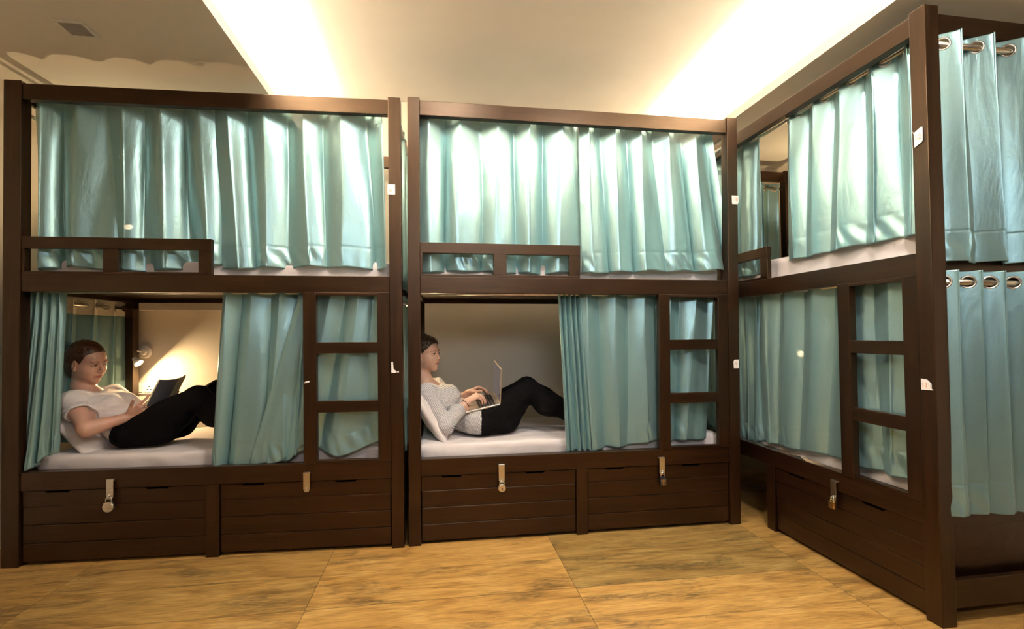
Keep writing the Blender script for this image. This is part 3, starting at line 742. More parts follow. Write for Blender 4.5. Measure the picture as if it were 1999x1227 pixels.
class Head:
    def __init__(s, c, yaw, pitch, roll, sc): s.c, s.R, s.k = V3(*c), rotm(yaw, pitch, roll), sc
    def p(s, x, y, z): return s.c+s.R @ (V3(x, y, z)*s.k)
    def skin(s, g, neck):
        k = s.k
        E = lambda c, r, kk=.012, sub=False, R=None: g.ell(s.p(*c), V3(*r)*k, s.R if R is None else s.R @ R, kk, sub)
        E((-.012, 0, .028), (.090, .072, .080)); E((.030, 0, -.025), (.055, .060, .080), .02); E((.040, 0, .030), (.046, .060, .048), .02)
        E((.004, 0, -.030), (.066, .067, .062), .02); E((.022, 0, -.066), (.054, .056, .038), .025); E((.060, 0, -.100), (.020, .021, .017), .022)
        for y in (-1, 1):
            E((.050, y*.034, -.036), (.028, .026, .028), .02)
            E((.086, y*.030, -.001), (.011, .017, .010), .012, True)
            E((.0735, y*.030, -.003), (.0125, .0155, .0115), .004)
            E((.081, y*.031, .016), (.010, .018, .006), .010)
        g.cap(s.p(.083, 0, .002), s.p(.1005, 0, -.034), .0058*k, .0080*k, .010)
        for y in (-1, 1):
            g.cap(s.p(.093, y*.009, -.038), s.p(.084, y*.013, -.039), .0065*k, .0050*k, .006)
        E((.079, 0, -.061), (.011, .022, .014), .012)
        E((.0920, 0, -.0665), (.004, .020, .0018), .003, True)
        for y in (-1, 1):
            Rr = np.array(Matrix.Rotation(y*.35, 3, 'Z') @ Matrix.Rotation(.22, 3, 'Y'))
            E((.000, y*.0745, -.014), (.019, .0065, .030), .005, False, Rr)
            E((.005, y*.0790, -.009), (.010, .006, .017), .003, True, Rr)
            E((.003, y*.0720, -.038), (.009, .006, .009), .004, False, Rr)
        g.cap(s.p(-.022, 0, -.045), neck, .047*k, .049, .03)
def hand(g, w_, f, n, l, curl=(.35, .45, .3), spread=.06, sc=.92, thumb=(.55, .55, -.35), tcurl=.3):
    """w_ wrist, f along the palm, n out of the back of the hand, l towards the thumb"""
    f, n = V3(*f)/np.linalg.norm(f), V3(*n); n = n-f*(n@f); n /= np.linalg.norm(n); l_ = np.cross(n, f); l_ = l_ if l_@V3(*l) > 0 else -l_
    W_ = V3(*w_)
    kn = [(.088, .030), (.091, .010), (.086, -.010), (.078, -.028)]; ln = [(.040, .025, .019), (.044, .029, .020), (.041, .026, .019), (.032, .019, .017)]
    rd = [.0085, .0087, .0082, .0072]
    tips = []
    for i, ((a, b), L_) in enumerate(zip(kn, ln)):
        K = W_+(f*a+l_*b+n*.003)*sc
        g.cap(W_+(f*.006+l_*b*.55)*sc, K, .0135*sc, .0105*sc, .014)
        d = f*math.cos(spread*(1.5-i))+l_*math.sin(spread*(1.5-i)); p = K; ang = 0
        for j, q in enumerate(L_):
            ang += curl[j]*(1+.12*i if j == 0 else 1)
            dd = d*math.cos(ang)-n*math.sin(ang); p2 = p+dd*q*sc
            g.cap(p, p2, rd[i]*sc*(1-.07*j), rd[i]*sc*(.93-.08*j), .0035 if j else .006); p = p2
        tips.append(p)
    T0 = W_+(f*.018+l_*.022-n*.004)*sc; d1 = f*thumb[0]+l_*thumb[1]+n*thumb[2]; d1 /= np.linalg.norm(d1)
    T1 = T0+d1*.042*sc; d2 = d1*math.cos(tcurl)+f*math.sin(tcurl); T2 = T1+d2*.030*sc; d3 = d2*math.cos(tcurl)+f*math.sin(tcurl); T3 = T2+d3*.024*sc
    g.cap(T0, T1, .0145*sc, .0115*sc, .012); g.cap(T1, T2, .0108*sc, .0095*sc, .004); g.cap(T2, T3, .0096*sc, .0075*sc, .004)
    return tips
def wob(P, f, seed):
    r = np.random.RandomState(seed); o = np.zeros(len(P))
    for i in range(7):
        k = r.normal(size=3)*f*(1+.5*i/3); o += np.sin(P@k+r.uniform(0, 6.3))/(1+.25*i)
    return o/3
def relax(P, Q, it, w_=.5):
    E_ = np.concatenate([Q[:, [i, (i+1) % 4]] for i in range(4)])
    for _ in range(it):
        A_ = np.zeros_like(P); n_ = np.zeros(len(P))
        np.add.at(A_, E_[:, 0], P[E_[:, 1]]); np.add.at(A_, E_[:, 1], P[E_[:, 0]]); np.add.at(n_, E_[:, 0], 1); np.add.at(n_, E_[:, 1], 1)
        P = P*(1-w_)+w_*A_/np.maximum(n_, 1)[:, None]
    return P
def elld(P, c, r_, R):
    q = (P-c)@R; k0 = np.linalg.norm(q/V3(*r_), axis=1); k1 = np.linalg.norm(q/V3(*r_)**2, axis=1); return k0*(k0-1)/k1
def normals(P, Q):
    a, b, c, d = (P[Q[:, i]] for i in range(4)); n = np.cross(c-a, d-b); N_ = np.zeros_like(P)
    for i in range(4): np.add.at(N_, Q[:, i], n)
    return N_/np.maximum(np.linalg.norm(N_, axis=1), 1e-9)[:, None]
def skin_mat(name, col):
    m, nt, b, N, L = mat(name)
    n = noise_tex(nt, 18, detail=5); r = ramp(nt, n.outputs[0], [(.3, tuple(c*.93 for c in col)), (.7, (col[0]*1.05, col[1]*.95, col[2]*.93))])
    L(r.outputs[0], b.inputs['Base Color']); b.inputs['Roughness'].default_value = .48
    b.inputs['Subsurface Weight'].default_value = .18; b.inputs['Subsurface Radius'].default_value = (1, .35, .2); b.inputs['Subsurface Scale'].default_value = .008
    return m
def hair_mat(name, c0, c1):
    m, nt, b, N, L = mat(name)
    n = noise_tex(nt, 14, (1, 7, 5), detail=6, dist=.8); r = ramp(nt, n.outputs[0], [(.35, c0), (.65, c1)])
    L(r.outputs[0], b.inputs['Base Color']); b.inputs['Roughness'].default_value = .42; bump(nt, b, n.outputs[0], .5, .004)
    return m
SKINA, SKINB = skin_mat('fair_skin', (.60, .36, .27)), skin_mat('light_skin', (.66, .42, .31))
HAIRA = hair_mat('reddish_brown_hair', (.030, .010, .004), (.085, .030, .011)); HAIRB = hair_mat('dark_brown_hair', (.016, .009, .006), (.055, .030, .016))
LIPS = simple('lips', (.42, .13, .11), .4); EYEW = simple('eye_white', (.48, .43, .40), .3); IRIS = simple('iris', (.05, .035, .025), .2)
BROW = simple('eyebrow', (.085, .038, .018), .8); BROWB = simple('eyebrow_dark', (.035, .018, .010), .8)
BLOUSE = linen('white_blouse_cotton', (.80, .72, .69)); BLACKT = simple('black_trouser_cloth', (.0022, .0020, .0022), .95, Specular_IOR_Level=.15)
def stripe_mat():
    m, nt, b, N, L = mat('striped_jersey')
    a = N('ShaderNodeAttribute'); a.attribute_name = 'stripe'
    d = N('ShaderNodeMath'); d.operation = 'DIVIDE'; d.inputs[1].default_value = .0064; L(a.outputs['Fac'], d.inputs[0])
    f = N('ShaderNodeMath'); f.operation = 'FRACT'; L(d.outputs[0], f.inputs[0])
    r = ramp(nt, f.outputs[0], [(.0, (.055, .060, .095)), (.36, (.055, .060, .095)), (.40, (.74, .70, .66)), (.96, (.74, .70, .66)), (1.0, (.055, .060, .095))])
    L(r.outputs[0], b.inputs['Base Color']); b.inputs['Roughness'].default_value = .85
    n = noise_tex(nt, 9, detail=5, dist=1); bump(nt, b, n.outputs[0], .4, .008); return m
STRIPE = stripe_mat()
def face_parts(T, body, hd, brow, gaze=0.0, es=1.0, smile=.0008):
    k = hd.k; q = Matrix([list(r) for r in hd.R]).to_4x4()
    def blob(name, c, r, m, parent, n=14, rot=None):
        bm = NB(); bmesh.ops.create_uvsphere(bm, u_segments=n, v_segments=n, radius=1)
        mt = Matrix.Translation(hd.p(*c)) @ q @ (rot or Matrix.Identity(4)) @ Matrix.Diagonal((r[0]*k, r[1]*k, r[2]*k, 1))
        bmesh.ops.transform(bm, matrix=mt, verts=bm.verts)
        return T.part(name, bm, m, parent=parent, smooth=True)
    for y in (-1, 1):
        rz = Matrix.Rotation(y*.32, 4, 'Z')
        e = blob('eye', (.0832, y*.0300, -.0035), (.0036, .0125*es, .0050*es), EYEW, body, rot=rz)
        blob('iris', (.0855, y*.0295+gaze, -.0032), (.0026, .0056*es, .0052*es), IRIS, e, rot=rz)
        blob('upper_lash', (.0850, y*.0300, .0013), (.0030, .0138*es, .0017), IRIS, e, rot=rz @ Matrix.Rotation(-y*.08, 4, 'X'))
        blob('nostril', (.0955, y*.0060, -.0435), (.0024, .0020, .0012), IRIS, body)
    sm = smile
    def strip(name, ys, fx, fz, fr, m, parent):
        bm = NB(); add_tube(bm, [hd.p(fx(y), y, fz(y)) for y in ys], [max(.0004, fr(y))*k for y in ys], 10); return T.part(name, bm, m, parent=parent)
    ys = np.linspace(-.0215, .0215, 13)
    l = strip('lips', ys, lambda y: .0895-15*y*y, lambda y: -.0640+sm*(y/.0215)**2+.0012*math.cos(y*290), lambda y: .0034*(1-(y/.0225)**2)**.5, LIPS, body)
    ys = np.linspace(-.0175, .0175, 11)
    strip('lower_lip', ys, lambda y: .0880-15*y*y, lambda y: -.0700+sm*(y/.0215)**2, lambda y: .0044*(1-(y/.0185)**2)**.5, LIPS, l)
    for sd in (-1, 1):
        ys = np.linspace(.013, .047, 9)
        bm = NB(); add_tube(bm, [hd.p(.0925-9.5*(y-.005)**2, sd*y, .0150+.0055*math.sin((y-.013)/.034*PI*.72)) for y in ys], [.0021*k*(.35+.65*math.sin(min(1, (y-.008)/.016)*PI/2))*(1 if y < .036 else max(.2, (.049-y)/.013)) for y in ys], 8)
        T.part('eyebrow', bm, brow, parent=body)
def hair(T, hd, m, seed, bun, frizz, low, coords, sideburn=True):
    g = SDF(*coords); k = hd.k
    E = lambda c, r, kk=.012, sub=False: g.ell(hd.p(*c), V3(*r)*k, hd.R, kk, sub)
    E((-.014, 0, .034), (.097, .0805, .087)); E((-.036, 0, .000), (.082, .078, .074), .02)
    if low: E((-.052, 0, -.055), (.046, .058, .062), .03)
    if frizz > .002: E((.030, 0, .050), (.062, .066, .054), .02); E((-.030, 0, .050), (.085, .078, .078), .02)
    if bun: g.ell(hd.p(*bun[0]), V3(*bun[1])*k, hd.R, .02)
    # open the face, the ears and the neck
    E((.124, 0, -.030), (.100, .130, .104), .022, True)
    E((.060, 0, -.100), (.088, .130, .082), .018, True)
    for y in (-1, 1): E((.002, y*.092, -.016), (.026, .034, .036), .010, True)
    E((.02, 0, -.125), (.075, .075, .075), .01, True)
    P, Q = g.mesh(); P = relax(P, Q, 6); N_ = normals(P, Q)
    L_ = (P-hd.c) @ hd.R/k
    th = np.arctan2(L_[:, 1], -(L_[:, 0]-.10)); ph_ = np.arctan2(L_[:, 2]-.0, -(L_[:, 0]-.11))
    str_ = np.sin(ph_*60+6*th+2*np.sin(th*5))*.0005+np.sin(ph_*150+11*th)*.0003
    P = P+N_*(str_+frizz*wob(P, 90, seed))[:, None]
    o = T.part('hair', (P, Q.tolist()), m)
    if frizz > .002:
        rn = random.Random(seed); bm = NB(); N2 = normals(P, Q); L2 = (P-hd.c) @ hd.R
        cand = [i for i in range(len(P)) if L2[i, 2] > .035 or (L2[i, 0] > .02 and L2[i, 2] > .0)]
        for _ in range(150):
            i = rn.choice(cand); p, n_ = Vector(P[i]), Vector(N2[i]); tg = n_.cross(Vector((rn.uniform(-1, 1), rn.uniform(-1, 1), rn.uniform(-1, 1)))).normalized()
            ll = rn.uniform(.010, .026)
            add_tube(bm, [p-n_*.002, p+n_*ll*.35+tg*ll*.3, p+n_*ll*.55+tg*ll*.9, p+n_*ll*rn.uniform(.1, .6)+tg*ll*1.5], [.0006, .0005, .0004, .0003], 4, False)
        T.part('flyaway_strands', bm, simple('rim_lit_strands', (.30, .17, .08), .4), parent=o)  # coloured lighter than the hair to stand in for rim light
    return o

def build_person(bed, spec):
    T = Thing(bed, 'person', spec['label'], 'person', spec['base'], group=None)
    hd = Head(*spec['head'])
    # body
    g = SDF(*spec['coords'])
    s = spec
    g.cap(s['pelvis'][0], s['pelvis'][1], .066, .066, .03)
    g.cap(s['pelvis'][0], s['waist'], .066, .07, .04); g.cap(s['pelvis'][1], s['waist'], .066, .07, .04)
    g.cap(s['ribs'][0], s['ribs'][1], .080, .080, .03); g.cap(s['waist'], (V3(*s['ribs'][0])+V3(*s['ribs'][1]))/2, .085, .09, .04)
    g.cap(s['shN'], s['shF'], .045, .045, .03); g.cap(s['shN'], s['ribs'][0], .045, .07, .03); g.cap(s['shF'], s['ribs'][1], .045, .07, .03)
    g.cap(s['neck'], (V3(*s['shN'])+V3(*s['shF']))/2, .050, .055, .04)
    for side in 'NF':
        g.cap(s['sh'+side], s['el'+side], s['rarm'][0], s['rarm'][1], .02); g.cap(s['el'+side], s['wr'+side], s['rarm'][1], s['rarm'][2], .015)
        mid = (V3(*s['el'+side])*.7+V3(*s['wr'+side])*.3); g.cap(s['el'+side], mid, s['rarm'][1]*.98, s['rarm'][1]*.92, .02)
        g.cap(s['hip'+side]+V3(0, 0, -.012), s['kn'+side]+V3(0, 0, -.012), .050, .046, .01); g.cap(s['kn'+side], s['an'+side], .050, .035, .02)
        a = V3(*s['an'+side]); g.cap(a, a+V3(.16, 0, -.015), .033, .020, .02)
    hd.skin(g, s['neck'])
    for hkw in s['hands']: hand(g, **hkw)
    P, Q = g.mesh(); P = relax(P, Q, 1, .35)
    if 'press' in s: P = s['press'](P, .10, .032)
    body = T.part('body', (P, Q.tolist()), s['skin'])
    face_parts(T, body, hd, s['brow'], s.get('gaze', .001), s.get('es', 1.0), s.get('smile', .0008))
    hair(T, hd, s['hairm'], *s['hair'])
    # trousers
    lo = np.min([s['hipN'], s['hipF'], s['anN'], s['anF']], 0)-.14; hi = np.max([s['knN'], s['knF'], s['anN'], s['anF']], 0)+.14
    g = SDF(*[axis_pts(lo[i], hi[i], .006) for i in range(3)])
    r = s['rleg']
    g.cap(s['pelvis'][0], s['pelvis'][1], .098, .098, .03)
    for side in 'NF':
        g.cap(s['hip'+side], s['kn'+side], r[0], r[1], .03); g.cap(s['kn'+side], s['an'+side], r[1]*.97, r[2], .02)
        mid = V3(*s['kn'+side])*.68+V3(*s['an'+side])*.32; g.ell(mid-V3(.014, 0, .020), (r[1]*.96,)*3, None, .05)
        mid = V3(*s['kn'+side])*.62+V3(*s['hip'+side])*.38; g.ell(mid-V3(-.010, 0, .030), (.085, .070, .080), None, .05); h_ = V3(*s['hip'+side]); g.ell((h_[0]+.135, h_[1], .612), (.120, .080, .076), None, .05)
    wst = V3(*s['cutT'][0]); g.plane(wst, s['cutT'][1])
    P, Q = g.mesh(); N_ = normals(P, Q); P = P+N_*(.0035*wob(P, 22, 5)+.0018*wob(P, 60, 9))[:, None]
    P[:, 2] = np.maximum(P[:, 2], .535)
    if 'press' in s: P = s['press'](P)
    T.part('trousers', (P, Q.tolist()), BLACKT, label='black trousers')
    # top
    pts = np.array([s[k_] for k_ in ('shN', 'shF', 'elN', 'elF', 'wrN', 'wrF', 'waist')]+list(s['pelvis'])+list(s['ribs'])+[s['neck']])
    lo, hi = pts.min(0)-.16, pts.max(0)+.13
    g = SDF(*[axis_pts(lo[i], hi[i], .0042) for i in range(3)])
    s['top'](g, s)
    P, Q = g.mesh(); N_ = normals(P, Q)
    P = P+N_*(.0030*wob(P, 28, 3)+.0022*wob(P*V3(1, .35, 1), 75, 8))[:, None]
    P[:, 2] = np.maximum(P[:, 2], .538)
    if 'press' in s: P = s['press'](P)
    top = T.part(s['topname'], (P, Q.tolist()), s['topmat'], label=s['toplabel'])
    if 'stripes' in s:
        best = np.full(len(P), 9.); val = np.zeros(len(P))
        base = V3(*T.shear(T.base))
        for a, b, rr, off in s['stripes']:
            a, b = V3(*a), V3(*b); L_ = np.linalg.norm(b-a); d = (b-a)/L_
            h = (P-a)@d; hc = np.clip(h, 0, L_); dist = np.linalg.norm(P-a-hc[:, None]*d, axis=1)/rr
            m_ = dist < best; best[m_] = dist[m_]; val[m_] = (h+off)[m_]
        at = top.data.attributes.new('stripe', 'FLOAT', 'POINT'); at.data.foreach_set('value', (val+.0012*wob(P, 40, 2)).astype(np.float32))
    if 'lace' in s:
        bm = NB()
        for c, nrm, kind in s['lace']:          # where the top surface meets the cut: a row of small loops
            c, nrm = V3(*c), V3(*nrm); nrm /= np.linalg.norm(nrm)
            dd = (P-c)@nrm if kind[0] == 'plane' else elld(P, c, kind[1], kind[2])
            lim = kind[-1]; sel = P[(np.abs(dd) < .006) & (np.linalg.norm(P-c, axis=1) < lim)]
            if len(sel) < 4: continue
            used = []
            e1 = np.cross(nrm, (0, 1, .3)); e1 /= np.linalg.norm(e1); e2 = np.cross(nrm, e1)
            mc_ = sel.mean(0); ang = np.arctan2((sel-mc_)@e1, (sel-mc_)@e2); order = np.argsort(ang)
            for p in sel[order]:
                if all(np.linalg.norm(p-u) > .0085 for u in used):
                    used.append(p)
            for p in used:
                for off in (0, .010):
                    qd = mc_-p if kind[0] == 'plane' else p-mc_
                    add_torus(bm, Vector(p-nrm*off if kind[0] == 'plane' else p+V3(0, 0, -off*.3)+(p-mc_)/np.linalg.norm(p-mc_)*off*.8), Vector((0, -1, .35)), .0032, .0014, 8, 5)
        T.part('lace_trim', bm, BLOUSE, parent=top)
    return T, hd

# --- the woman reading
def top_A(g, s):
    g.cap(s['pelvis'][0], s['pelvis'][1], .100, .100, .03)
    pc = (V3(*s['pelvis'][0])+V3(*s['pelvis'][1]))/2; rc = (V3(*s['ribs'][0])+V3(*s['ribs'][1]))/2
    g.cap(pc, s['waist'], .112, .105, .04); g.cap(s['waist'], rc, .108, .108, .04)
    g.cap(s['ribs'][0], s['ribs'][1], .096, .096, .03)
    for p in s['bust']: g.ell(p, (.062, .062, .058), None, .035)
    g.cap(s['shN'], s['shF'], .056, .056, .03)
    for sd in 'NF':
        a, b = V3(*s['sh'+sd]), V3(*s['el'+sd]); m_ = a+(b-a)*.62
        g.cap(s['sh'+sd], s['ribs'][0 if sd == 'N' else 1], .056, .09, .03)
        g.cap(a, m_, .058, .064, .02); n = b-a; c = a+(b-a)*(.36 if sd == 'N' else .5)
        # sleeve end: cut everything beyond the end of the sleeve
        nn = n/np.linalg.norm(n); g.cap(c+nn*.075, b+nn*.03, .078, .075, .004, sub=True)
    g.ell(s['neckcut'], (.088, .098, .070), rotm(0, -.75), .005, sub=True)
    g.plane((.330, .3, .60), (.93, 0, -.36))
A = dict(label='person in a white lace-trimmed blouse and black trousers, lying back and reading a book', base=(.45, .45, .54),
    head=((.088, .435, 1.026), math.radians(-13), math.radians(-11), math.radians(4), 1.05),
    coords=(axis_pts(-.06, 1.36, .007, ((.03, .270, .0024), (.43, .63, .0026))), axis_pts(.0, .80, .007, ((.13, .59, .0026),)), axis_pts(.5, 1.18, .005, ((.90, 1.16, .0024), (.70, .86, .0028)))),
    pelvis=((.350, .38, .630), (.350, .52, .630)), waist=(.285, .45, .655), ribs=((.195, .38, .735), (.195, .52, .735)),
    shN=(.100, .305, .808), shF=(.125, .605, .808), neck=(.055, .445, .885), elN=(.252, .195, .672), elF=(.28, .68, .66),
    wrN=(.395, .300, .714), wrF=(.44, .585, .76), hipN=(.375, .365, .618), hipF=(.375, .535, .618),
    knN=(.755, .330, .806), knF=(.772, .550, .822), anN=(1.08, .335, .580), anF=(1.12, .555, .580), rarm=(.050, .040, .026), rleg=(.098, .074, .050),
    hands=[dict(w_=(.402, .302, .717), f=(.78, -.02, .50), n=(.28, -.85, -.45), l=(-.4, -.1, .8), curl=(.30, .35, .3), thumb=(.75, .55, .12), tcurl=.1),
           dict(w_=(.445, .583, .765), f=(.70, -.2, .55), n=(.3, .8, -.4), l=(-.4, .1, .8), curl=(.3, .4, .3), thumb=(.75, .5, .1), tcurl=.1)],
    skin=SKINA, brow=BROW, hairm=HAIRA, hair=(3, ((-.075, 0, -.015), (.040, .050, .045)), .0012, True, tuple(axis_pts(a, b, .0022) for a, b in ((-.06, .27), (.26, .51), (.85, 1.19)))),
    cutT=((.292, .45, .60), (-.90, 0, .42)), top=top_A, topname='blouse', topmat=BLOUSE, toplabel='white short sleeved blouse with lace trim',
    bust=((.250, .375, .775), (.250, .515, .775)), neckcut=(.085, .44, .905))
A['lace'] = [(A['neckcut'], (.6, 0, .8), ('ell', (.093, .103, .075), rotm(0, -.75), .17)),
             (tuple(V3(*A['shN'])+(V3(*A['elN'])-V3(*A['shN']))*.40), tuple(V3(*A['elN'])-V3(*A['shN'])), ('plane', .11))]
SHA = V3(.034, -.050, -.002)
def moved(x):
    if isinstance(x, tuple) and len(x) == 3 and all(isinstance(c, (int, float)) for c in x): return tuple(V3(*x)+SHA)
    return tuple(moved(y) for y in x) if isinstance(x, tuple) else x
for k_ in ('pelvis', 'waist', 'ribs', 'shN', 'shF', 'neck', 'elN', 'elF', 'wrN', 'wrF', 'hipN', 'hipF', 'knN', 'knF', 'anN', 'anF', 'bust', 'neckcut'): A[k_] = moved(A[k_])
A['head'] = (moved(A['head'][0]),)+A['head'][1:]
for h_ in A['hands']: h_['w_'] = moved(h_['w_'])
A['cutT'] = (moved(A['cutT'][0]), A['cutT'][1])
A['lace'] = [(moved(c_), n_, k_) for c_, n_, k_ in A['lace']]
build_person('A', A)

# --- the woman with the laptop
def top_B(g, s):
    pc = (V3(*s['pelvis'][0])+V3(*s['pelvis'][1]))/2; rc = (V3(*s['ribs'][0])+V3(*s['ribs'][1]))/2
    g.cap(s['pelvis'][0], s['pelvis'][1], .100, .100, .03); g.cap(pc, s['waist'], .108, .098, .04); g.cap(s['waist'], rc, .100, .100, .04)
    g.cap(s['ribs'][0], s['ribs'][1], .088, .088, .03)
    for p in s['bust']: g.ell(p, (.056, .056, .054), None, .035)
    g.cap(s['shN'], s['shF'], .050, .050, .03)
    for sd in 'NF':
        a, b, c = (V3(*s[q+sd]) for q in ('sh', 'el', 'wr')); g.cap(a, s['ribs'][0 if sd == 'N' else 1], .05, .08, .03)
        g.cap(a, b, .056, .050, .02); g.cap(b, b+(c-b)*.62, .050, .044, .015)
        g.ell(b+V3(-.01, 0, -.01), (.054,)*3, None, .02)
    g.ell(s['neckcut'], (.062, .074, .048), rotm(0, -.5), .005, sub=True)
    g.plane((.470, .3, .58), (1, 0, .06))
B = dict(label='person in a striped top and black trousers, sitting with a laptop on the lap', base=(.45, .45, .54),
    head=((.084, .440, 1.052), math.radians(-32), math.radians(1), math.radians(3), .98),
    coords=(axis_pts(-.06, 1.42, .007, ((.0, .215, .0024), (.32, .50, .0024))), axis_pts(.1, .80, .007, ((.27, .62, .0026),)), axis_pts(.5, 1.18, .005, ((.92, 1.17, .0024), (.69, .84, .0026)))),
    pelvis=((.405, .38, .625), (.405, .52, .625)), waist=(.315, .45, .655), ribs=((.195, .38, .745), (.195, .52, .745)),
    shN=(.092, .315, .815), shF=(.150, .600, .820), neck=(.060, .445, .895), elN=(.205, .235, .618), elF=(.265, .66, .67),
    wrN=(.338, .335, .742), wrF=(.365, .570, .775), hipN=(.43, .365, .612), hipF=(.43, .535, .612),
    knN=(.745, .345, .806), knF=(.765, .545, .808), anN=(1.13, .350, .580), anF=(1.16, .560, .580), rarm=(.040, .034, .024), rleg=(.086, .072, .050),
    hands=[dict(w_=(.340, .337, .745), f=(.84, .12, .42), n=(-.40, -.30, .85), l=(.1, 1, .1), curl=(.75, .55, .3), spread=.07, thumb=(.8, .5, -.35)),
           dict(w_=(.368, .568, .778), f=(.80, -.25, .36), n=(-.36, .25, .88), l=(.1, -1, .1), curl=(.60, .45, .25), spread=.09, thumb=(.8, .5, -.35))],
    skin=SKINB, brow=BROWB, gaze=.0024, es=1.18, smile=.0042, hairm=HAIRB, hair=(9, ((-.085, 0, .035), (.045, .048, .045)), .0030, False, tuple(axis_pts(a, b, .0022) for a, b in ((-.10, .22), (.32, .58), (.89, 1.20)))),
    cutT=((.43, .45, .60), (-1, 0, 0)), top=top_B, topname='striped_top', topmat=STRIPE, toplabel='white top with thin dark stripes',
    bust=((.245, .385, .785), (.245, .515, .785)), neckcut=(.075, .445, .905))
pB = (.46, .45, .62); wB = (.315, .45, .655); rB = (.17, .45, .80)
B['stripes'] = [(wB, pB, .12, .3), (rB, wB, .12, .3-np.linalg.norm(V3(*rB)-V3(*wB))),
    (B['shN'], B['elN'], .062, 0), (B['elN'], B['wrN'], .050, .22), (B['shF'], B['elF'], .062, 0), (B['elF'], B['wrF'], .050, .22)]
LAPO, LE1, LE2 = V3(.332, .300, .683), V3(.220, 0, .045)/np.linalg.norm((.220, 0, .045)), V3(-.019, .300, .033)
LE2 -= LE1*(LE2@LE1); LE2 /= np.linalg.norm(LE2); LE3 = np.cross(LE1, LE2)
def press(P, xm=.232, zm=.15):
    q = P-LAPO; x, y, z = q@LE1, q@LE2, q@LE3; m_ = (x > -.004) & (x < xm) & (y > -.012) & (y < .32) & (z > -.008) & (z < zm)
    return P-np.where(m_, z+.008, 0)[:, None]*LE3
B['press'] = press
TPB, hdB = build_person('B', B)
bm = NB(); a_, b_ = Vector(B['elN']), Vector(B['wrN']); add_torus(bm, b_-(b_-a_).normalized()*.012, b_-a_, .0275, .0017, 26, 6)
TPB.part('bracelet', bm, BLACKM, label='thin black bracelet')

# --- the book
COVER = simple('book_cover', (.10, .095, .105), .35, nscale=12, nstr=.02); PAGES = simple('book_pages', (.72, .62, .42), .85)
T = Thing('A', 'book', 'open paperback with a dark cover held up by the woman in the white blouse', 'book', (.56, .42, .79))
up = (V3(.573, 0, .915)-V3(.500, 0, .765)); up /= np.linalg.norm(up)
def sheet_pts(v0, u_off, v1, u_off1, n=8, bulge=.006):
    r = []
    for i in range(n+1):
        t = i/n; r.append((u_off+(u_off1-u_off)*t+bulge*math.sin(PI*t), v0+(v1-v0)*t))
    return r
def cover(pl, h0, h1, th, inner=0):
    bm = NB(); n = len(pl); g = {}
    for i, (du, v) in enumerate(pl):
        for j, hh in enumerate((h0, h1)):
            for k_ in (0, 1):
                p = V3(.535, 0, .773)+up*hh; off = V3(up[2], 0, -up[0])*(du+inner-k_*th)
                g[i, j, k_] = bm.verts.new((p[0]+off[0], v, p[2]+off[2]))
    for i in range(n-1):
        for a, b in (((0, 0), (1, 0)), ((1, 0), (1, 1)), ((1, 1), (0, 1)), ((0, 1), (0, 0))):
            bm.faces.new((g[(i, *a)], g[(i, *b)], g[(i+1, *b)], g[(i+1, *a)]))
    for i in (0, n-1): bm.faces.new((g[i, 0, 0], g[i, 1, 0], g[i, 1, 1], g[i, 0, 1]))
    bmesh.ops.recalc_face_normals(bm, faces=bm.faces[:]); return bm
nearp = sheet_pts(.235, .000, .370, .020); farp = sheet_pts(.387, .020, .515, -.004)
T.part('cover', cover(nearp+farp[0:1], 0, .168, .0012), COVER, label='dark grey front cover')
T.part('cover', cover(farp, 0, .168, .0012), PAGES, label='back cover, cream in place of lamp light')  # cream colour paints the yellow lamp light onto this half
T.part('page_block', cover([(a-.002, b) for a, b in nearp], .003, .165, .007), PAGES); T.part('page_block', cover([(a-.002, b) for a, b in farp], .003, .165, .010), PAGES)

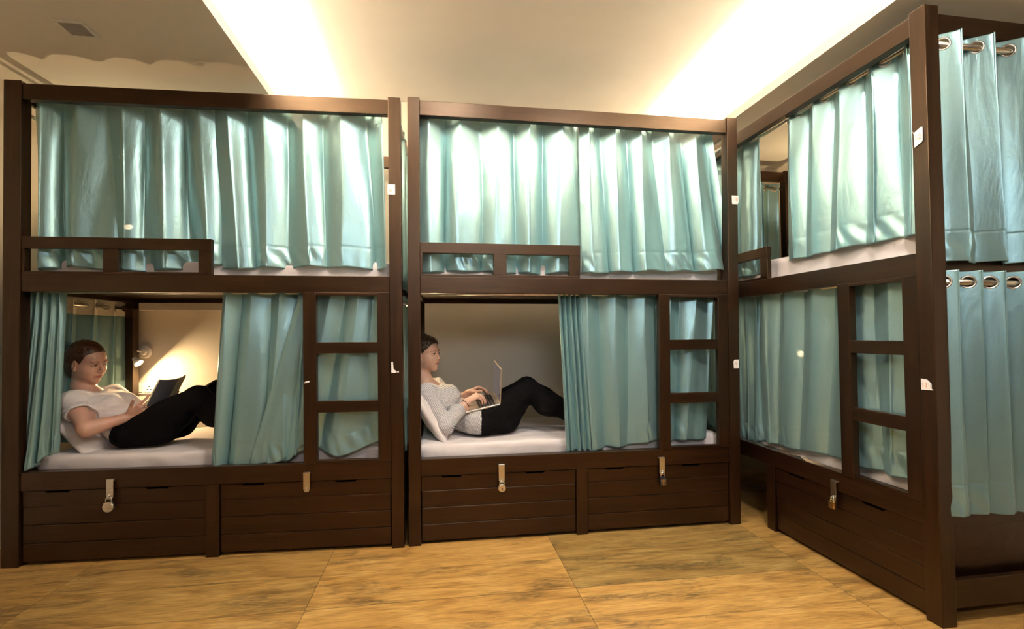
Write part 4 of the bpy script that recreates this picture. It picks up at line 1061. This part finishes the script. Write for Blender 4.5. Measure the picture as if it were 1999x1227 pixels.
# --- the laptop
ALU = simple('laptop_aluminium', (.70, .64, .56), .32, .85); KEYS = simple('black_keys', (.010, .009, .009), .5)
m, nt, b, N, L = mat('laptop_screen'); b.inputs['Base Color'].default_value = (.05, .05, .06, 1); b.inputs['Roughness'].default_value = .15
b.inputs['Emission Color'].default_value = (.62, .52, .62, 1); b.inputs['Emission Strength'].default_value = .10; SCREEN = m
e1 = V3(.220, 0, .045); LW = np.linalg.norm(e1); e1 /= LW; e2 = V3(-.019, .300, .033); e2 -= e1*(e2@e1); e2 /= np.linalg.norm(e2); e3 = np.cross(e1, e2)
o_ = V3(.332, .300, .683); DW = .312
def lapt(x, y, z): return o_+e1*x+e2*y+e3*z
mtx = Matrix(((e1[0], e2[0], e3[0], o_[0]), (e1[1], e2[1], e3[1], o_[1]), (e1[2], e2[2], e3[2], o_[2]), (0, 0, 0, 1)))
T = Thing('B', 'laptop', 'open silver laptop with black keys on the lap of the woman in stripes', 'laptop', tuple(lapt(LW/2, DW/2, 0)))
def lbox(a, b, bev=.001, mt=mtx):
    t = NB(); add_box(t, a, b, bev); bm = NB(); merge(bm, t, mt); return bm
base = T.part('base', lbox((0, 0, -.006), (LW, DW, .006), .003), ALU)
bm = NB()
for r_ in range(6):
    n_ = 14; x0 = LW-.028-r_*.0185
    for c_ in range(n_):
        y0 = .018+c_*(DW-.036)/n_; t = NB(); add_box(t, (x0-.0155, y0, .0060), (x0, y0+(DW-.036)/n_-.003, .0078), .0006); merge(bm, t, mtx)
T.part('keyboard', bm, KEYS, parent=base, label='black keys')
T.part('trackpad', lbox((.012, DW/2-.05, .0058), (.075, DW/2+.05, .0064), .0004), simple('trackpad_grey', (.60, .55, .49), .3, .5), parent=base)
sx = V3(.004, 0, .230); sl = np.linalg.norm(sx); sx /= sl; sx -= e2*(sx@e2); sx /= np.linalg.norm(sx); sn = np.cross(e2, sx)
h0 = lapt(LW-.002, 0, .004)
ms = Matrix(((sx[0], e2[0], -sn[0], h0[0]), (sx[1], e2[1], -sn[1], h0[1]), (sx[2], e2[2], -sn[2], h0[2]), (0, 0, 0, 1)))
zdir = np.array([ms[i][2] for i in range(3)]); sg = 1 if zdir[0] > 0 else -1      # outer side looks towards +u
lid = T.part('lid', lbox((0, 0, 0 if sg > 0 else -.006), (sl, DW, .006 if sg > 0 else 0), .002, ms), ALU)
T.part('screen', lbox((.014, .010, -.0008 if sg > 0 else -.0002), (sl-.012, DW-.010, .0002 if sg > 0 else .0008), 0, ms), SCREEN, parent=lid)
